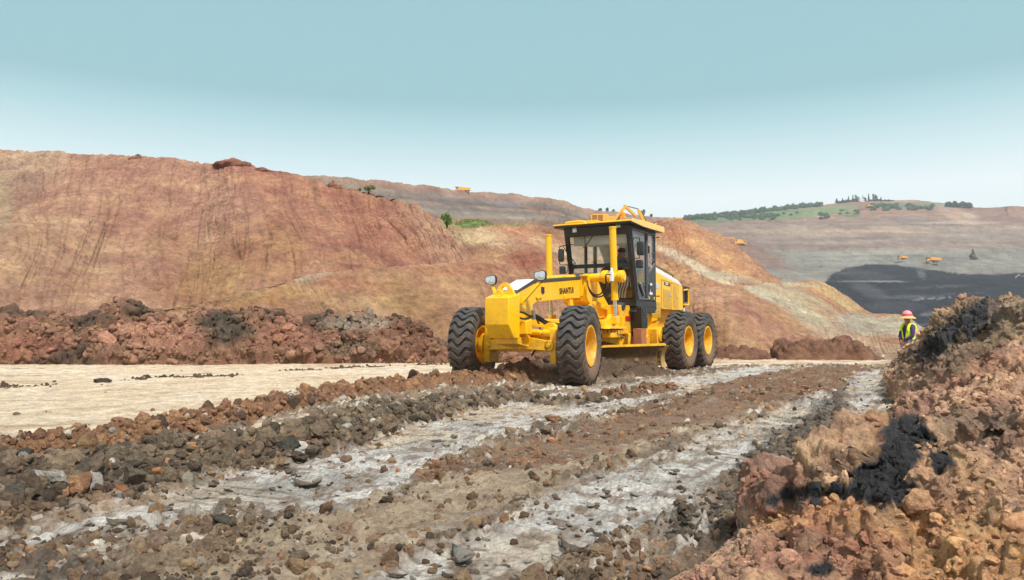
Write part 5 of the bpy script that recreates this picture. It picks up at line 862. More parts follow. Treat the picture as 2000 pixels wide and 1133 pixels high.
# flat torn flakes in the wet tracks
NF = 2600; px = g_.uniform(-200, 1800, NF); py = 641 + g_.uniform(.15, 1, NF) ** .9 * 560; Pg = np.stack([(px - 1000) / CF, cp - (566.5 - py) / CF * sp_, sp_ + (566.5 - py) / CF * cp], 1); t_ = -CH / Pg[:, 2]; X, Y = Pg[:, 0] * t_, Pg[:, 1] * t_
h, P, U_, V_, m, trk, road, w_, pn, tear, saw = ground_height(X, Y); keep = (trk > .5) & (w_ < .2) & (g_.uniform(0, 1, NF) < .25 + .75 * tear); X, Y, h = X[keep], Y[keep], h[keep]; n = len(X)
v, f = ICO[2]; Vs, Fs, Cs = [], [], []; sz = np.exp(g_.normal(0, .5, n)) * .02 * np.maximum(1, Y / 5) ** .8; off = 0
for k in range(8):
    i = np.arange(n) % 8 == k; q = v * (1 + fbm(v + k * 5, 1.4, 3, k + 40)[:, None] * 1.1) * np.array([1, .5, .16]); q[:, 2] += .25 * q[:, 0] ** 2; mi = int(i.sum()); an = g_.normal(TH + math.pi * .0, .5, mi); tl = g_.normal(.15, .22, mi)
    c_, s_ = np.cos(-an), np.sin(-an); ct, st = np.cos(tl), np.sin(tl); Rt = np.zeros((mi, 3, 3)); Rt[:, 0, 0] = c_; Rt[:, 0, 1] = -s_ * ct; Rt[:, 0, 2] = s_ * st; Rt[:, 1, 0] = s_; Rt[:, 1, 1] = c_ * ct; Rt[:, 1, 2] = -c_ * st; Rt[:, 2, 1] = st; Rt[:, 2, 2] = ct
    V = np.einsum('nij,vj->nvi', Rt, q) * sz[i][:, None, None] + np.stack([X[i], Y[i], h[i] + sz[i] * .12], 1)[:, None]; Vs.append(V.reshape(-1, 3)); Fs.append((f[None] + (np.arange(mi) * len(v))[:, None, None]).reshape(-1, 3) + off); off += mi * len(v)
    c0 = np.where(g_.uniform(0, 1, (mi, 1)) < .5, A(168, 158, 144), A(120, 100, 78)) * g_.uniform(.7, 1.2, (mi, 1)); Cs.append(np.repeat(c0, len(v), 0))
o = mesh_np('mud_flakes', np.concatenate(Vs), np.concatenate(Fs), M_clod, col=np.concatenate(Cs), wet=np.full(off, .5), smooth=True); tag(o, 'thin torn flakes of wet clay lying in the tyre tracks', 'mud flakes', kind='stuff')
# crumbs over the right-hand mound and the long bank
def crumbs(Q, n, smin, smax, seed, colf, name, label, ylim, dens=None):
    g = np.random.default_rng(seed); ok = np.where((Q[:, 2] > .04) & (Q[:, 1] < ylim[1]) & (Q[:, 1] > ylim[0]))[0]; pxx, pyy = proj(Q[ok]); inside = (pxx > -150) & (pxx < 2150) & (pyy < 1300); ok = ok[inside]
    k = g.choice(ok, n); P = Q[k].copy(); cl = fbm(P, 2.2, 3, seed); kk = g.uniform(0, 1, n) < ss(-.35, .25, cl) + .1; P = P[kk]; n = len(P)
    s = np.clip(np.exp(g.normal(0, .6, n)) * smin * np.maximum(1, P[:, 1] / 4) ** .7, smin * .4, smax); c, _ = colf(P, np.zeros(n), P); c = c * g.uniform(.75, 1.2, (n, 1)); P[:, 2] -= s * .15
    return scatter(name, P, s, c, label, 'clods', seed, sink=.45, rough=.36)
crumbs(rmQ, 46000, .0075, .055, 31, c_rm, 'mound_crumbs', 'crumbs of clay and coal lying over the near mound', (1.2, 18))
crumbs(lbQ, 12000, .016, .26, 32, c_lheap, 'bank_crumbs', 'broken clay lumps lying over the long bank beyond the road', (19, 25))
# rocks one can tell apart, each a thing of its own
ROCKS = [  # px, py of the base, width in photo pixels, colour, height ratio, seed, label
 (370, 950, 46, (150, 140, 122), .95, 1, 'large pale grey tan boulder standing out of the grey windrow at left'), (258, 940, 52, (112, 98, 80), .8, 2, 'big brown grey boulder left of the pale boulder in the windrow'),
 (236, 962, 62, (166, 110, 62), .42, 3, 'long orange brown slab lying below the big boulder at left'), (226, 982, 34, (128, 138, 142), .75, 4, 'blue grey angular stone tucked under the orange slab'),
 (308, 925, 20, (190, 128, 76), .9, 5, 'small orange tan stone between the two boulders of the windrow'), (376, 824, 34, (104, 102, 94), .95, 6, 'grey block on the brown windrow beside the pale road'), (400, 830, 34, (128, 92, 64), .6, 7, 'brown lump touching the grey block on the brown windrow'),
 (579, 780, 24, (118, 86, 60), 1.25, 8, 'pointed upright clod on the crest of the brown windrow'), (502, 796, 20, (112, 84, 62), .95, 9, 'small brown block left of the pointed clod'), (48, 900, 60, (78, 72, 60), .6, 10, 'dark flat topped block at the left edge above the windrow'),
 (562, 874, 50, (84, 80, 70), .7, 11, 'dark grey lump midway along the grey windrow'), (198, 748, 40, (84, 68, 54), .34, 12, 'flat dark clod lying alone on the pale road'), (745, 796, 34, (92, 94, 88), .9, 13, 'rounded dark grey boulder on the windrow in front of the far front tyre'),
 (760, 845, 34, (134, 114, 86), .85, 14, 'tan boulder at the lower edge of the windrow right of centre'), (826, 822, 62, (66, 58, 50), .4, 15, 'long dark slab leaning at the foot of the windrow before the grader'), (1079, 822, 38, (134, 92, 54), .42, 16, 'orange brown clod alone on the whitish track in front of the grader'),
 (1076, 862, 26, (198, 130, 84), .45, 17, 'small bright orange stone below the lone orange brown clod'), (687, 1106, 34, (150, 150, 146), .6, 18, 'pale grey stone at the bottom edge of the photo'), (700, 1122, 18, (160, 158, 150), .7, 19, 'small pale stone just below the pale grey stone'),
 (1041, 932, 22, (96, 76, 60), .8, 20, 'dark brown clod in the middle of the rutted mud'), (1124, 934, 28, (88, 88, 80), .6, 21, 'flat dark grey stone right of the dark brown clod in the ruts'), (724, 1006, 34, (186, 150, 112), .4, 22, 'flat tan stone at left in the rutted mud'),
 (30, 960, 40, (118, 112, 98), .7, 23, 'grey boulder at the left edge inside the grey windrow'), (1176, 726, 14, (158, 160, 160), 1.5, 24, 'pale slab standing against the near front tyre'), (1256, 722, 26, (140, 142, 138), .9, 25, 'pale grey slab in the dirt before the blade end'),
 (1036, 722, 16, (160, 134, 118), .9, 26, 'pinkish stone in the brown windrow between the front tyres'), (1560, 862, 34, (150, 116, 84), .4, 27, 'orange tan flake in the ruts left of the mound'), (150, 1000, 44, (112, 108, 98), .6, 28, 'grey boulder low in the windrow at far left'), (430, 1020, 36, (84, 78, 68), .7, 29, 'dark lump in the whitish track below the windrow')]
for x, y, wpx, col, hr, sd_i, lb in ROCKS:
    p = gnd(x, y, .05); hz = float(hsample([p[0]], [p[1]])[0]); p = gnd(x, y, max(hz, .0)); r = wpx / CF * p[1] * .5; v, f = lump_shape(4, 900 + sd_i, 1, .3, .5); q = v / np.abs(v).max(0) * r * np.array([1, .8, hr]); q[:, 2] += r * hr * .45
    if sd_i in (8,): q[:, :2] *= (1 - .75 * np.clip(q[:, 2:3] / (2 * r * hr), 0, 1)); q[:, 0] += q[:, 2] * .35
    if sd_i in (3, 15): a_ = .5; q = q @ np.array([[math.cos(a_), 0, math.sin(a_)], [0, 1, 0], [-math.sin(a_), 0, math.cos(a_)]]).T
    o = mesh_np('rock', q, f, M_clod, col=np.repeat(A(*col)[None], len(q), 0) * (1 + fbm(q / r, 1.3, 3, sd_i)[:, None] * .4), wet=np.full(len(q), .05)); o.location = (p[0], p[1], hz); tag(o, lb, 'rock', 'single rocks and clods one can tell apart')
# the black lumps crowning the far end of the mound
for x, y, wpx, lb, sd_i in ((1819, 668, 22, 'round black coal lump topmost at the far left end of the mound', 1), (1808, 690, 34, 'wide black coal lump just below the round topmost one', 2)):
    qx, qy = proj(rmQ); k = np.argmin((qx - x) ** 2 + (qy - y) ** 2 + (rmQ[:, 1] < 9) * 1e6); p = rmQ[k]; r = wpx / CF * p[1] * .5; v, f = lump_shape(4, 950 + sd_i, 1, .4, .3); q = v * r * 1.1; o = mesh_np('coal_lump', q, f, M_clod, col=np.repeat(A(38, 38, 40)[None], len(q), 0), wet=np.full(len(q), .3)); o.location = (p[0], p[1], p[2] + r * .4); tag(o, lb, 'coal lump', 'coal lumps on the mound end')
# ================================================================ vegetation
M_leaf = foliage('leaf_green', (.12, .19, .05), (.22, .30, .10)); M_con = foliage('conifer_green', (.03, .05, .035), (.05, .08, .05)); M_wood_far = foliage('woodland_green', (.07, .13, .07), (.13, .20, .09))
M_bark = paint('bark', (84, 68, 54), .9, .3); M_gra = foliage('grass_green', (.13, .19, .05), (.22, .25, .09))
def leaves(name, blobs_, n, size, mat, seed, parent=None, up=.0):
    # blobs_: list of (centre, radii, weight); many small leaf faces through each crown's volume
    g = np.random.default_rng(seed); W_ = np.array([b[2] for b in blobs_], float); k = g.choice(len(blobs_), n, p=W_ / W_.sum()); c = np.array([b[0] for b in blobs_])[k]; r = np.array([b[1] for b in blobs_])[k]
    d = g.normal(size=(n, 3)); d /= np.linalg.norm(d, axis=1, keepdims=True); P = c + d * r * (g.uniform(.25, 1, (n, 1)) ** .6); P = P + fbm(P, 1.5 / max(r.mean(), .01), 2, seed)[:, None] * r * .3
    a = g.normal(size=(n, 3)); a[:, 2] += up * 3; a /= np.linalg.norm(a, axis=1, keepdims=True); b = np.cross(a, g.normal(size=(n, 3))); b /= np.linalg.norm(b, axis=1, keepdims=True); s = size * g.uniform(.6, 1.3, (n, 1))
    V = np.stack([P - b * s * .45, P + a * s, P + b * s * .45, P - a * s * .6], 1).reshape(-1, 3); return mesh_np(name, V, np.arange(4 * n).reshape(-1, 4), mat, parent=parent, smooth=False)
def cone_blobs(h, r, n=7): return [((0, 0, h * (.14 + .8 * i / n)), (r * (1 - .85 * i / n), r * (1 - .85 * i / n), h * .11), (1 - .8 * i / n) ** 1.4) for i in range(n)]
hill_trees = [(1634.5, 384, 6.5, 0), (1646, 384, 4.2, 0), (1657, 381.5, 4, 0), (1666.5, 379.5, 4.6, 0), (1673.5, 381.5, 6.5, 1), (1677.5, 384, 3.4, 0), (1684.8, 382, 3.2, 0), (1689.5, 387, 4.6, 1), (1696.5, 376.5, 5, 0), (1706, 379, 5.6, 1), (1711.5, 381.5, 6, 1), (1720.5, 385, 4, 0)]
for i, (x, yt, wpx, br) in enumerate(hill_trees):
    p = place_on(G_fr, x, 393.5); sc = p[1] / CF; h = (394.5 - yt) * sc + .6; r = wpx * sc * .5; t = empty('broadleaf_tree' if br else 'conifer_tree', tuple(p - [0, 0, .4]))
    tag(t, ['%s dark conifer on the hilltop skyline' % ('tallest pointed' if i == 8 else 'pointed'), '%s rounded dark tree on the hilltop skyline' % 'full'][br] + [' at the left end of the row', ', second from the left of the row', ', third pointed one from the left', ', fourth pointed one just left of a rounded tree', ' just left of the white house', ' touching the left side of the white house', ' behind the white house', ' low beside the white house', ' standing free right of the white house', ' with a leaning top beside the tallest conifer', ' touching the one with a leaning top', ', small, at the right end of the row'][i], 'tree', 'trees on the hilltop skyline')
    q = MB(); q.rings([(0, 0, -.5), (0, 0, h * .4), (0, 0, h * .9)], [r * .14, r * .1, r * .03], 7); q.build('trunk', M_bark, t)
    leaves('crown', cone_blobs(h, r) if not br else [((0, 0, h * .6), (r, r, h * .34), 2), ((-r * .4, 0, h * .85), (r * .5, r * .5, h * .2), .8), ((r * .3, 0, h * .35), (r * .9, r * .9, h * .25), 1.2)], 420, .55, M_con, 60 + i, parent=t)
def mass(name, items, n, size, mat, label, seed, G=None, cat='trees'):
    bl = []
    for x, y, wpx, hpx in items:
        p = place_on(G_fr if G is None else G, x, y); sc = p[1] / CF; bl.append((tuple(p + [0, 0, hpx * sc * .4]), (wpx * sc * .5, wpx * sc * .5, hpx * sc * .55), wpx * hpx))
    return tag(leaves(name, bl, n, size, mat, seed), label, cat, kind='stuff')
gg = np.random.default_rng(5)
mass('hilltop_hedge', [(x, 394 + gg.uniform(-.5, .5), 6, gg.uniform(4, 7)) for x in range(1634, 1680, 3)] + [(x, 392.5, 6, gg.uniform(2, 4)) for x in range(1700, 1745, 4)], 5200, .6, M_con, 'dark undergrowth filling the row of trees on the hilltop', 81)
mass('distant_woodland', [(x, polyy(x, [(1330, 429), (1400, 422), (1500, 411), (1560, 404), (1600, 401)]) + gg.uniform(0, 3), gg.uniform(6, 12), gg.uniform(5, 11)) for x in np.arange(1336, 1604, 2.6)] + [(gg.uniform(1345, 1520), gg.uniform(419, 430), 9, 5) for _ in range(90)] + [(gg.uniform(1395, 1560), gg.uniform(413, 420), 7, 4) for _ in range(16)], 42000, .8, M_wood_far, 'bluish green woodland along the far hill skyline left of the hilltop trees', 82)
mass('hillside_scrub', [(gg.uniform(1697, 1760), gg.uniform(402, 412), 11, 6) for _ in range(26)] + [(gg.uniform(1770, 1822), gg.uniform(400, 411), 10, 6) for _ in range(18)] + [(gg.uniform(1602, 1622), gg.uniform(418, 429), 9, 6) for _ in range(9)] + [(gg.uniform(1640, 1680), gg.uniform(412, 420), 9, 3) for _ in range(8)], 15000, .8, M_wood_far, 'green scrub patches on the far hillside below the skyline', 83)
mass('skyline_bushes', [(x, 404 + (x - 1850) * .05, 9, gg.uniform(8, 14)) for x in range(1850, 1896, 5)], 3600, .8, M_con, 'dark bushes on the skyline at far right', 84)
for i, (x, y, wpx, hpx) in enumerate(((1172, 416, 8, 9), (1186, 417, 6, 11), (1198, 419, 5, 10), (1256, 424, 9, 15), (1272, 426, 5, 8))):
    p = at(x, y, 470 + i * 8); sc = p[1] / CF; t = empty('broadleaf_tree', tuple(p)); tag(t, ['small grey green tree on the skyline left of the excavator boom, leftmost of three', 'small upright tree on the skyline, middle of three left of the excavator', 'small tree on the skyline nearest the left side of the excavator', 'tree on the skyline just right of the excavator arm', 'tiny bush like tree on the skyline further right of the excavator'][i], 'tree', 'skyline trees by the excavator')
    h = hpx * sc; r = wpx * sc * .5; q = MB(); q.rings([(0, 0, -5), (0, 0, h * .8)], [.15, .05], 6); q.build('trunk', M_bark, t); leaves('crown', [((0, 0, h * .6), (r, r, h * .4), 1), ((r * .4, 0, h * .85), (r * .4, r * .4, h * .2), .4)], 300, .5, M_con, 90 + i, parent=t)
def bush(x, y, wpx, hpx, G, n, size, mat, label, seed):
    p = place_on(G, x, y); sc = p[1] / CF; w_, h_ = wpx * sc * .5, hpx * sc; t = empty('bush', tuple(p)); tag(t, label, 'bush'); g = np.random.default_rng(seed); q = MB(); bl = []
    for k in range(9):
        a = g.uniform(0, 6.28); e = Vector((math.cos(a) * w_ * g.uniform(.2, .8), math.sin(a) * w_ * g.uniform(.2, .8), h_ * g.uniform(.45, .9))); q.rings([(0, 0, -.1), e * .5 + Vector((0, 0, h_ * .1)), e], [.02 * h_ + .008, .015 * h_, .006], 5); bl.append((tuple(e), (w_ * .32, w_ * .32, h_ * .24), 1))
    q.build('stem', M_bark, t); leaves('foliage', bl, n, size, mat, seed, parent=t)
bush(721, 375, 27, 14, G_left, 1500, .055, M_leaf, 'rounded green bush on the crest where the big slope drops away', 101); bush(873, 446, 30, 26, G_mid, 1600, .11, M_leaf, 'loose green bush beside the grass patch left of the pale knob', 102); bush(706, 371, 10, 6, G_left, 300, .05, M_leaf, 'tiny green tuft left of the rounded bush on the crest', 103)
# grass patch on the knob
gp = []; ok = G_mid.reshape(-1, 3); qx, qy = proj(ok); e_ = ((qx - 922) / 34) ** 2 + ((qy - 437) / 9) ** 2; i_ = np.where((e_ < 1) | (((qx - 985) / 60) ** 2 + ((qy - 438) / 5) ** 2 < .8) & (gg.uniform(0, 1, len(qx)) < .25))[0]
k = gg.choice(i_, 6000); P = ok[k] + gg.normal(0, .12, (6000, 3)) * [1, 1, .1]; a = gg.uniform(0, 6.28, 6000); hh = gg.uniform(.04, .13, 6000); b = np.stack([np.cos(a), np.sin(a), a * 0], 1) * .03; tip = P + np.stack([gg.normal(0, .08, 6000), gg.normal(0, .08, 6000), hh], 1)
tag(mesh_np('grass', np.stack([P - b, P + b, tip], 1).reshape(-1, 3), np.arange(18000).reshape(-1, 3), M_gra, smooth=False), 'bright green grass on top of the pale knob behind the grader', 'grass', kind='stuff')
# ================================================================ white house on the hill
p = place_on(G_fr, 1682, 394); hs_ = empty('house', tuple(p + [0, -1, -.3])); tag(hs_, 'tiny white house among the hilltop trees', 'house')
q = MB(); q.box((0, 0, 1.4), (6.4, 4, 2.8)); q.box((-1.2, 0, 3.1), (2.6, 3, 2.2)); q.build('wall', M_wht, hs_); q = MB(); q.prism([(-3.4, 2.8), (3.4, 2.8), (2.9, 3.2), (-2.9, 3.2)], -2.2, 2.2); q.prism([(-2.7, 4.2), (.3, 4.2), (-1.2, 5.0)], -1.7, 1.7); q.build('roof', M_txtw, hs_)
for x in (-1.8, 1.6): q = MB(); q.box((x, -2.02, 1.5), (.9, .06, 1.1)); q.build('window', M_blk, hs_)
# ================================================================ dump trucks
M_tru = paint('truck_paint', (240, 168, 40), .5, .3, (170, 120, 70), 1.5)
def make_truck():
    t = empty('dump_truck'); q = MB(); q.box((0, -.55, 1.05), (8.2, .3, .35)); q.box((0, .55, 1.05), (8.2, .3, .35)); q.box((.2, 0, 1.05), (1.2, 2.4, .5)); q.build('chassis', M_dkg, t)
    q = MB(); q.prism([(1.7, 1.5), (-4.4, 1.35), (-4.9, 2.0), (-4.7, 3.0), (1.9, 3.45), (2.0, 3.45), (1.9, 1.7)], -1.65, 1.65); q.prism([(1.8, 3.35), (1.8, 3.50), (4.3, 3.75), (4.3, 3.62)], -1.55, 1.55)
    for x in np.arange(-4.0, 1.8, .85):
        for s in (1, -1): q.box((x, s * 1.68, 2.3), (.14, .08, 1.6))
    q.build('dump_body', M_tru, t, bevel=.04); q = MB(); q.prism([(2.2, 1.0), (2.2, 3.3), (3.7, 3.3), (4.1, 2.3), (4.2, .8), (3.9, .6)], -1.35, 1.35); q.box((4.2, 0, .95), (.25, 3.0, .5)); c = q.build('cab', M_tru, t, bevel=.05)
    q = MB(); q.prism([(3.74, 3.12), (4.06, 2.35), (4.10, 2.35), (3.78, 3.12)], -1.15, 1.15); q.build('windscreen', M_blk, c)
    for s in (1, -1): q = MB(); q.box((3.05, s * 1.36, 2.7), (1.0, .04, .8)); q.build('window', M_blk, c)
    q = MB()
    q.lathe([(-.3, .35), (-.3, .62), (-.22, .7), (.22, .7), (.3, .62), (.3, .35), (.1, .3), (-.1, .3), (-.3, .35)], 22); w = q.build('wheel', M_rub, t, smooth=True); q = MB(); q.lathe([(.12, .0), (.12, .2), (.22, .33), (.26, .36)], 16); q.lathe([(-.12, .0), (-.12, .2), (-.22, .33), (-.26, .36)], 16); q.build('rim', M_tru, w); w.location = (3.2, 1.2, .7)
    for x, y in ((3.2, -1.2), (-1.4, 1.2), (-1.4, -1.2), (-3.1, 1.2), (-3.1, -1.2)): copy_tree(w, t).location = (x, y, .7)
    return t
tr0 = make_truck(); tg = 'dump trucks on the far terraces'
for i, (G, x, y, rz, sc, lb) in enumerate(((G_ft, 903.5, 375, 182, .86, 'dump truck alone on the skyline above the far left terraces'), (G_fr, 1323, 432, 165, .9, 'dump truck on the skyline right of the excavator boom'), (G_fr, 1422, 483, 8, 1.12, 'dump truck under the excavator arm on the far slope, front one of two'), (G_fr, 1446, 480, 5, .9, 'dump truck behind the one under the excavator arm'),
        (G_fr, 1697, 405, 200, .8, 'orange dump truck just below the hilltop white house'), (G_fr, 1762, 507, 190, .62, 'dump truck on the grey bench above the coal seam, left of two'), (G_fr, 1822, 513, 178, .88, 'dump truck on the grey bench above the coal seam, right of two'))):
    o = tr0 if i == 0 else copy_tree(tr0); p = place_on(G, x, y); o.location = tuple(at(x, y, p[1] - 5)) if i else tuple(p + [0, 0, -.5]); o.rotation_euler = (0, 0, R(rz)); o.scale = (sc,) * 3; tag(o, lb, 'dump truck', tg)
# ================================================================ excavators
def make_excavator(mat, pose, name='excavator'):
    t = empty(name); 
    for s in (1, -1): q = MB(); q.prism([(-1.9, .1), (-2.1, .45), (-1.9, .85), (1.9, .85), (2.1, .45), (1.9, .1)], s * 1.2 - .28, s * 1.2 + .28); q.build('track', M_blk, t, bevel=.05)
    q = MB(); q.cyl((0, 0, .5), (0, 0, 1.1), .6); q.box((-.5, 0, 1.2), (3.6, 2.4, .25)); q.build('undercarriage', M_dkg, t)
    q = MB(); q.prism([(-2.7, 1.3), (-2.8, 2.8), (-2.4, 3.05), (-.2, 3.0), (-.1, 1.3)], -1.3, 1.3); q.box((.45, -.85, 1.6), (1.0, .9, .6)); b = q.build('engine_housing', mat, t, bevel=.05)
    q = MB()
    for x0 in (-2.2, -1.35):
        q.box((x0, -1.31, 2.35), (.72, .03, 1.1))
    q.build('grille', paint('grille_brown', (150, 100, 50), .7, .3), b)
    q = MB(); q.prism([(0, 1.3), (0, 2.9), (.9, 2.95), (1.35, 2.2), (1.35, 1.3)], .35, 1.25); c = q.build('cab', mat, t, bevel=.05); q = MB(); q.box((.55, 1.26, 2.3), (.8, .03, .9)); q.prism([(1.36, 1.6), (1.36, 2.2), (.96, 2.9), (.98, 2.92), (1.39, 2.2), (1.39, 1.6)], .42, 1.18); q.build('window', M_blk, c)
    f, a, e_, s0, s1 = [Vector((p_[0], 0, p_[1])) for p_ in pose]
    q = MB(); w_ = .26; d1 = (a - f).normalized(); n1 = Vector((-d1.z, 0, d1.x)); d2 = (e_ - a).normalized(); n2 = Vector((-d2.z, 0, d2.x)); poly = [f - n1 * .2, a - (n1 + n2) * .17, e_ - n2 * .16, e_ + n2 * .18, a + (n1 + n2) * .24, f + n1 * .22]; q.prism([(v.x, v.z) for v in poly], -w_, w_); bo = q.build('boom', mat, t, bevel=.03)
    q = MB(); d3 = (s1 - s0).normalized(); n3 = Vector((-d3.z, 0, d3.x)); poly = [s0 - n3 * .12, s0 + (s1 - s0) * .35 - n3 * .32, s1 - n3 * .14, s1 + n3 * .14, s0 + (s1 - s0) * .3 + n3 * .22, s0 + n3 * .14]; q.prism([(v.x, v.z) for v in poly], -.2, .2); st = q.build('stick', mat, t, bevel=.03)
    q = MB(); q.prism([(s1.x - .1, s1.z + .1), (s1.x + .25, s1.z), (s1.x + .2, s1.z - .9), (s1.x - .5, s1.z - 1.15), (s1.x - 1.0, s1.z - .6), (s1.x - .75, s1.z - .35)], -.55, .55); q.build('bucket', M_dkg, st, bevel=.03)
    q = MB(); m = f.lerp(a, .75) - n1 * .2
    for s in (.32, -.32): q.cyl(tuple(f + Vector((.5, s, -.35))), tuple(Vector((m.x, s, m.z))), .09, n=10)
    q.cyl(tuple(a + n1 * .35), tuple((s0 + n3 * .05)), .07, n=10); q.cyl(tuple(s0.lerp(s1, .15) + n3 * .3), tuple(s1 + n3 * .28), .07, n=10); q.build('hydraulic_cylinder', M_dkg, t, smooth=True); return t
P0 = at(1193, 437, 115); ex = make_excavator(paint('excavator_paint', (232, 170, 52), .5, .3, (160, 110, 60), 2), [(.35, 1.75), (2.55, 4.3), (4.15, 2.85), (4.45, 3.95), (5.65, 1.5)]); ex.location = (P0[0] - .35, P0[1], P0[2] - 1.75); tag(ex, 'yellow excavator with raised boom standing on the hill behind the grader cab', 'excavator')
def place_ex(o, x, y, rz, sc, lb, dy=-1.5): p = place_on(G_fr, x, y); o.location = tuple(p + [0, dy, 0]); o.rotation_euler = (0, 0, R(rz)); o.scale = (sc,) * 3; tag(o, lb, 'excavator')
e2 = make_excavator(M_tru, [(.3, 1.7), (1.8, 3.9), (6.0, 4.3), (6.4, 4.6), (5.6, 1.7)]); place_ex(e2, 1440, 478, 180, 1.15, 'far yellow excavator reaching its arm over a dump truck', 1)
e3 = make_excavator(M_dkg, [(.3, 1.7), (-.4, 5.2), (-1.1, 6.6), (-1.2, 6.8), (-1.6, 4.2)]); place_ex(e3, 1900, 507, 20, .95, 'dark machine with raised mast on the grey bench at right')
e4 = make_excavator(paint('grey_machine', (150, 154, 165), .6, .2), [(.3, 1.7), (2.0, 3.6), (4.0, 2.4), (4.2, 3.0), (4.6, .6)]); place_ex(e4, 1992, 549, 190, .8, 'pale grey excavator at the right edge on the coal seam')
# ================================================================ people
def skin_mesh(name, nodes, edges, mat, parent, sub=2):
    me = bpy.data.meshes.new(name); me.from_pydata([n[0] for n in nodes], edges, []); o = bpy.data.objects.new(name, me); C.objects.link(o); md = o.modifiers.new('s', 'SKIN'); me.skin_vertices[0].data.foreach_set
    for i, n in enumerate(nodes): me.skin_vertices[0].data[i].radius = n[1] if isinstance(n[1], tuple) else (n[1], n[1])
    me.skin_vertices[0].data[0].use_root = True; md.use_smooth_shade = True; s = o.modifiers.new('u', 'SUBSURF'); s.levels = sub; s.render_levels = sub; bpy.context.view_layer.update()
    dg = bpy.context.evaluated_depsgraph_get(); m2 = bpy.data.meshes.new_from_object(o.evaluated_get(dg)); bpy.data.objects.remove(o); m2.materials.clear(); m2.materials.append(mat); m2.name = name; r = bpy.data.objects.new(name, m2); C.objects.link(r); r.parent = parent; return r
M_vest = paint('vest_fabric', (214, 244, 50), .7, .1, (150, 170, 40)); M_purp = paint('purple_shirt', (74, 44, 96), .8, .2, (50, 34, 70)); M_trs = paint('grey_trousers', (170, 172, 170), .85, .3); M_hair = paint('dark_hair', (28, 24, 22), .7, 0); M_pink = paint('pink_helmet', (240, 138, 146), .35, .2, (245, 200, 205), 12); M_straw = paint('straw_brim', (214, 178, 122), .8, .4, (170, 130, 80), 30); M_band = paint('reflective_band', (120, 126, 140), .3, 0); M_boot = paint('boots', (30, 28, 26), .7, .4)
J = dict(pel=(0, 0, .88), bel=(0, .0, 1.0), ch=(0, .01, 1.2), nk0=(0, .01, 1.36), nk=(0, -.005, 1.42), hd=(0, -.02, 1.50), hp=(0, -.01, 1.58),
    shL=(.155, .0, 1.31), elL=(.205, -.06, 1.05), wrL=(.03, -.20, .94), shR=(-.155, .0, 1.31), elR=(-.215, -.05, 1.06), wrR=(-.05, -.21, .92), hiL=(.09, 0, .86), knL=(.10, -.01, .47), anL=(.105, .03, .09), toL=(.115, -.13, .04), hiR=(-.09, 0, .86), knR=(-.105, -.01, .47), anR=(-.115, .03, .09), toR=(-.13, -.13, .04))
def sk(names, links, rad): return [(J[n], rad[n]) for n in names], [(names.index(a), names.index(b)) for a, b in links]
wk = empty('person'); ppos = gnd(1775, 735, -.28); ppos = at(1776, 735, 20.4); wk.location = (ppos[0], 20.4, ppos[2]); wk.rotation_euler = (0, 0, R(-72)); tag(wk, 'person in a pink sun hat and yellow vest standing behind the mound', 'person')
n_, e_ = sk(['pel', 'bel', 'ch', 'nk0', 'nk', 'hd', 'hp', 'shL', 'elL', 'wrL', 'shR', 'elR', 'wrR', 'hiL', 'knL', 'anL', 'toL', 'hiR', 'knR', 'anR', 'toR'], [('pel', 'bel'), ('bel', 'ch'), ('ch', 'nk0'), ('nk0', 'nk'), ('nk', 'hd'), ('hd', 'hp'), ('ch', 'shL'), ('shL', 'elL'), ('elL', 'wrL'), ('ch', 'shR'), ('shR', 'elR'), ('elR', 'wrR'), ('pel', 'hiL'), ('hiL', 'knL'), ('knL', 'anL'), ('anL', 'toL'), ('pel', 'hiR'), ('hiR', 'knR'), ('knR', 'anR'), ('anR', 'toR')],
    dict(pel=(.13, .10), bel=(.12, .095), ch=(.135, .10), nk0=.07, nk=.052, hd=(.075, .09), hp=(.07, .085), shL=.055, elL=.038, wrL=.026, shR=.055, elR=.038, wrR=.026, hiL=.08, knL=.052, anL=.036, toL=.035, hiR=.08, knR=.052, anR=.036, toR=.035))
# fingers and thumbs: short chains rooted in each palm
def hand(nodes, edges, wi, side):
    w = Vector(nodes[wi][0]); d = Vector((-side * .75, -.25, -.6)).normalized(); o = d.cross(Vector((0, -1, .2))).normalized(); palm = w + d * .055; nodes.append((tuple(palm), (.032, .018))); pi_ = len(nodes) - 1; edges.append((wi, pi_))
    for k, L_ in enumerate((.062, .070, .066, .050)):
        off = o * (k - 1.5) * .017; a = palm + d * .035 + off; b = a + d * L_ * .5 + Vector((0, .012, -.004)); c = b + d * L_ * .35 + Vector((0, .028, .0)); i0 = len(nodes); nodes += [(tuple(a), .009), (tuple(b), .0085), (tuple(c), .0075)]; edges += [(pi_, i0), (i0, i0 + 1), (i0 + 1, i0 + 2)]
    a = w + d * .03 - o * .03; b = a + d * .035 - o * .014; i0 = len(nodes); nodes += [(tuple(a), .011), (tuple(b), .009)]; edges += [(wi, i0), (i0, i0 + 1)]
hand(n_, e_, 9, 1); hand(n_, e_, 12, -1)
body = skin_mesh('body', n_, e_, M_skin, wk, 2)
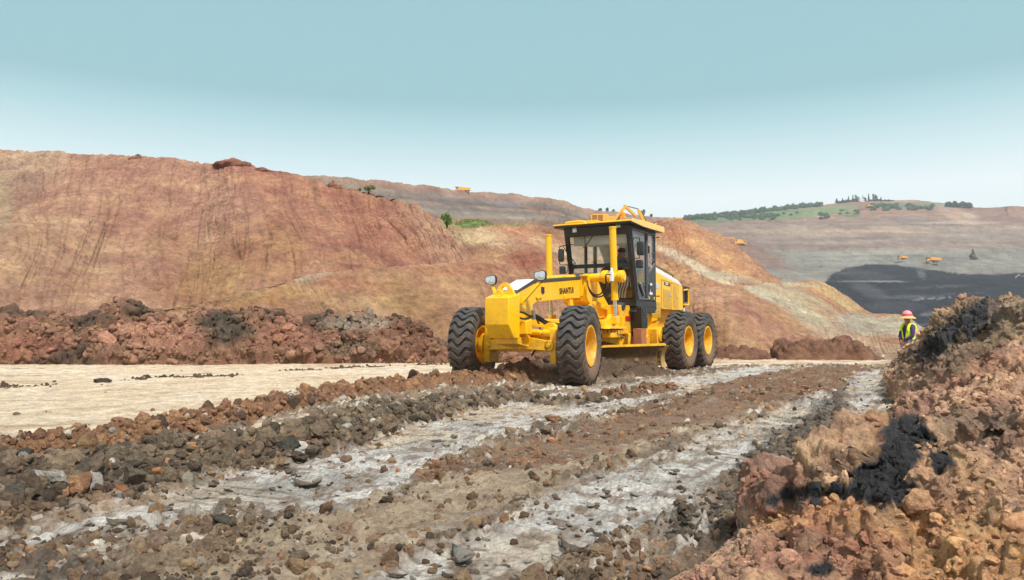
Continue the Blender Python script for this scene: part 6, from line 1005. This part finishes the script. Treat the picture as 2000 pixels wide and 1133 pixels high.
def face(parent, c, s=1.0):
    q = MB(); q.prism([(c[1] - .088 * s, c[2] - .015), (c[1] - .112 * s, c[2] - .022), (c[1] - .088 * s, c[2] + .03)], c[0] - .014, c[0] + .014, 'x'); q.build('nose', M_skin, parent, bevel=.004)
    for k in (-1, 1): q = MB(); q.ball((c[0] + k * .032 * s, c[1] - .080 * s, c[2] + .022), .011); q.build('eye', M_blk, parent, smooth=True)
    for k in (-1, 1): q = MB(); q.ball((c[0] + k * .078 * s, c[1] + .005, c[2]), (.012, .02, .032)); q.build('ear', M_skin, parent, smooth=True)
    q = MB(); q.ball((c[0], c[1] - .086 * s, c[2] - .048), (.026, .008, .008)); q.build('mouth', paint('lips', (140, 70, 62), .6, 0), parent, smooth=True)
face(wk, J['hd'])
n_, e_ = sk(['ch', 'bel', 'pel', 'nk0', 'shL', 'elL', 'wrL', 'shR', 'elR', 'wrR'], [('ch', 'bel'), ('bel', 'pel'), ('ch', 'nk0'), ('ch', 'shL'), ('shL', 'elL'), ('elL', 'wrL'), ('ch', 'shR'), ('shR', 'elR'), ('elR', 'wrR')], dict(ch=(.155, .118), bel=(.14, .112), pel=(.145, .115), nk0=.08, shL=.072, elL=.055, wrL=.040, shR=.072, elR=.055, wrR=.040)); skin_mesh('shirt', n_, e_, M_purp, wk)
n_, e_ = sk(['pel', 'hiL', 'knL', 'anL', 'hiR', 'knR', 'anR'], [('pel', 'hiL'), ('hiL', 'knL'), ('knL', 'anL'), ('pel', 'hiR'), ('hiR', 'knR'), ('knR', 'anR')], dict(pel=(.15, .12), hiL=.10, knL=.075, anL=.06, hiR=.10, knR=.075, anR=.06)); skin_mesh('trousers', n_, e_, M_trs, wk)
for s in (1, -1): q = MB(); q.prism([(-.20, 0), (-.20, .06), (-.08, .11), (.0, .16), (.09, .16), (.10, 0)], s * .115 - .05, s * .115 + .05, 'x'); q.build('boot', M_boot, wk, bevel=.02)
# vest: an open shell round the torso with two bands
def vest(zs, gap, mat, name, parent, off=0):
    q = MB(); n = 28; v = []
    for z, rx, ry in zs:
        for k in range(n + 1): a = -math.pi / 2 + gap(z) + (2 * math.pi - 2 * gap(z)) * k / n; v.append(((rx + off) * math.cos(a), .01 + (ry + off) * math.sin(a), z))
    m = n + 1; q.add(v, [(i * m + k, i * m + k + 1, (i + 1) * m + k + 1, (i + 1) * m + k) for i in range(len(zs) - 1) for k in range(n)]); o = q.build(name, mat, parent, smooth=True); s = o.modifiers.new('t', 'SOLIDIFY'); s.thickness = .008; return o
vz = [(.80, .185, .155), (.92, .178, .15), (1.02, .172, .145), (1.12, .176, .148), (1.22, .178, .146)]
gp_ = lambda z: .12 + max(0, z - 1.0) * 1.3
ve = vest(vz, gp_, M_vest, 'vest', wk); vest([(.93, .178, .15), (.98, .175, .147)], gp_, M_band, 'reflective_band', ve, .008)
for s in (1, -1): q = MB(); q.hose([(s * .12, -.125, 1.20), (s * .115, -.10, 1.30), (s * .10, 0, 1.385), (s * .12, .10, 1.32), (s * .12, .14, 1.20)], .036, 8); o = q.build('shoulder_strap', M_vest, ve, smooth=True)
hat = empty('h'); bpy.data.objects.remove(hat); q = MB(); q.lathe([(1.52, .215), (1.545, .19), (1.575, .14), (1.60, .105), (1.595, .10), (1.565, .13), (1.535, .185), (1.515, .213), (1.52, .215)], 40, (0, -.02, 0), 'z'); br = q.build('hat', M_straw, wk, smooth=True)
q = MB(); q.lathe([(1.585, .128), (1.62, .126), (1.67, .112), (1.71, .08), (1.73, .04), (1.735, 0)], 32, (0, -.02, 0), 'z'); q.cyl((0, -.02, 1.59), (0, -.02, 1.605), .14, n=30); q.build('crown', M_pink, br, smooth=True)
q = MB(); q.lathe([(1.60, .131), (1.63, .129)], 32, (0, -.02, 0), 'z'); q.build('ribbon', paint('red_ribbon', (200, 40, 56), .6, .1), br, smooth=True)
# the driver: seated, seen through the windscreen
dv = empty('person', tuple(GO + Vector((math.cos(GA) * -4.12 - math.sin(GA) * -.02, math.sin(GA) * -4.12 + math.cos(GA) * -.02, 2.02))), GA + math.pi / 2); tag(dv, 'person in dark clothes sitting at the wheel inside the grader cab', 'person')
hdp = LOC(1214, 497, 'x', -4.05); hz = hdp[2] - 2.02; hx = hdp[1] + .02
J = dict(pel=(0, 0, .10), bel=(hx * .3, 0, .22), ch=(hx * .8, -.04, .40), nk0=(hx, -.06, .52), nk=(hx, -.07, hz - .11), hd=(hx, -.09, hz - .02), hp=(hx, -.08, hz + .05), shL=(hx + .16, -.05, .46), elL=(hx + .22, -.20, .25), wrL=(.12, -.33, .33), shR=(hx - .16, -.05, .46), elR=(hx - .22, -.20, .25), wrR=(-.12, -.33, .33), hiL=(.10, -.04, .08), knL=(.14, -.42, .10), anL=(.14, -.46, -.33), toL=(.14, -.58, -.38), hiR=(-.10, -.04, .08), knR=(-.14, -.42, .10), anR=(-.14, -.46, -.33), toR=(-.14, -.58, -.38))
NN = ['pel', 'bel', 'ch', 'nk0', 'nk', 'hd', 'hp', 'shL', 'elL', 'wrL', 'shR', 'elR', 'wrR', 'hiL', 'knL', 'anL', 'toL', 'hiR', 'knR', 'anR', 'toR']
n_, e_ = sk(NN, [('pel', 'bel'), ('bel', 'ch'), ('ch', 'nk0'), ('nk0', 'nk'), ('nk', 'hd'), ('hd', 'hp'), ('ch', 'shL'), ('shL', 'elL'), ('elL', 'wrL'), ('ch', 'shR'), ('shR', 'elR'), ('elR', 'wrR'), ('pel', 'hiL'), ('hiL', 'knL'), ('knL', 'anL'), ('anL', 'toL'), ('pel', 'hiR'), ('hiR', 'knR'), ('knR', 'anR'), ('anR', 'toR')],
    dict(pel=(.13, .10), bel=(.12, .1), ch=(.14, .10), nk0=.07, nk=.055, hd=(.078, .092), hp=(.072, .085), shL=.055, elL=.04, wrL=.028, shR=.055, elR=.04, wrR=.028, hiL=.08, knL=.055, anL=.04, toL=.04, hiR=.08, knR=.055, anR=.04, toR=.04))
hand(n_, e_, 9, 1); hand(n_, e_, 12, -1); skin_mesh('body', n_, e_, M_skin, dv); face(dv, J['hd'])
q = MB(); c_ = J['hp']; q.ball((c_[0], c_[1] + .015, c_[2] + .035), (.088, .10, .07), 16, 10); q.build('hair', M_hair, dv, smooth=True)
n_, e_ = sk(['ch', 'bel', 'pel', 'nk0', 'shL', 'elL', 'wrL', 'shR', 'elR', 'wrR'], [('ch', 'bel'), ('bel', 'pel'), ('ch', 'nk0'), ('ch', 'shL'), ('shL', 'elL'), ('elL', 'wrL'), ('ch', 'shR'), ('shR', 'elR'), ('elR', 'wrR')], dict(ch=(.16, .12), bel=(.15, .12), pel=(.15, .12), nk0=.082, shL=.075, elL=.058, wrL=.042, shR=.075, elR=.058, wrR=.042)); skin_mesh('jacket', n_, e_, paint('blue_grey_jacket', (70, 84, 100), .8, .2), dv)
n_, e_ = sk(['pel', 'hiL', 'knL', 'anL', 'hiR', 'knR', 'anR'], [('pel', 'hiL'), ('hiL', 'knL'), ('knL', 'anL'), ('pel', 'hiR'), ('hiR', 'knR'), ('knR', 'anR')], dict(pel=(.15, .12), hiL=.10, knL=.08, anL=.06, hiR=.10, knR=.08, anR=.06)); skin_mesh('trousers', n_, e_, M_vinyl, dv)
# ================================================================ the air between here and the far pit wall
HAZE = 1
if HAZE:
    m = bpy.data.materials.new('haze_air'); m.use_nodes = True; n = m.node_tree; n.nodes.remove(n.nodes['Principled BSDF']); v = n.nodes.new('ShaderNodeVolumePrincipled'); v.inputs['Color'].default_value = (.86, .92, .98, 1); v.inputs['Density'].default_value = .00036; v.inputs['Anisotropy'].default_value = .1; n.links.new(v.outputs[0], n.nodes['Material Output'].inputs['Volume'])
    q = MB(); q.box((0, 865, 42), (5300, 1980, 190)); o = q.build('haze', m); tag(o, kind='stuff')
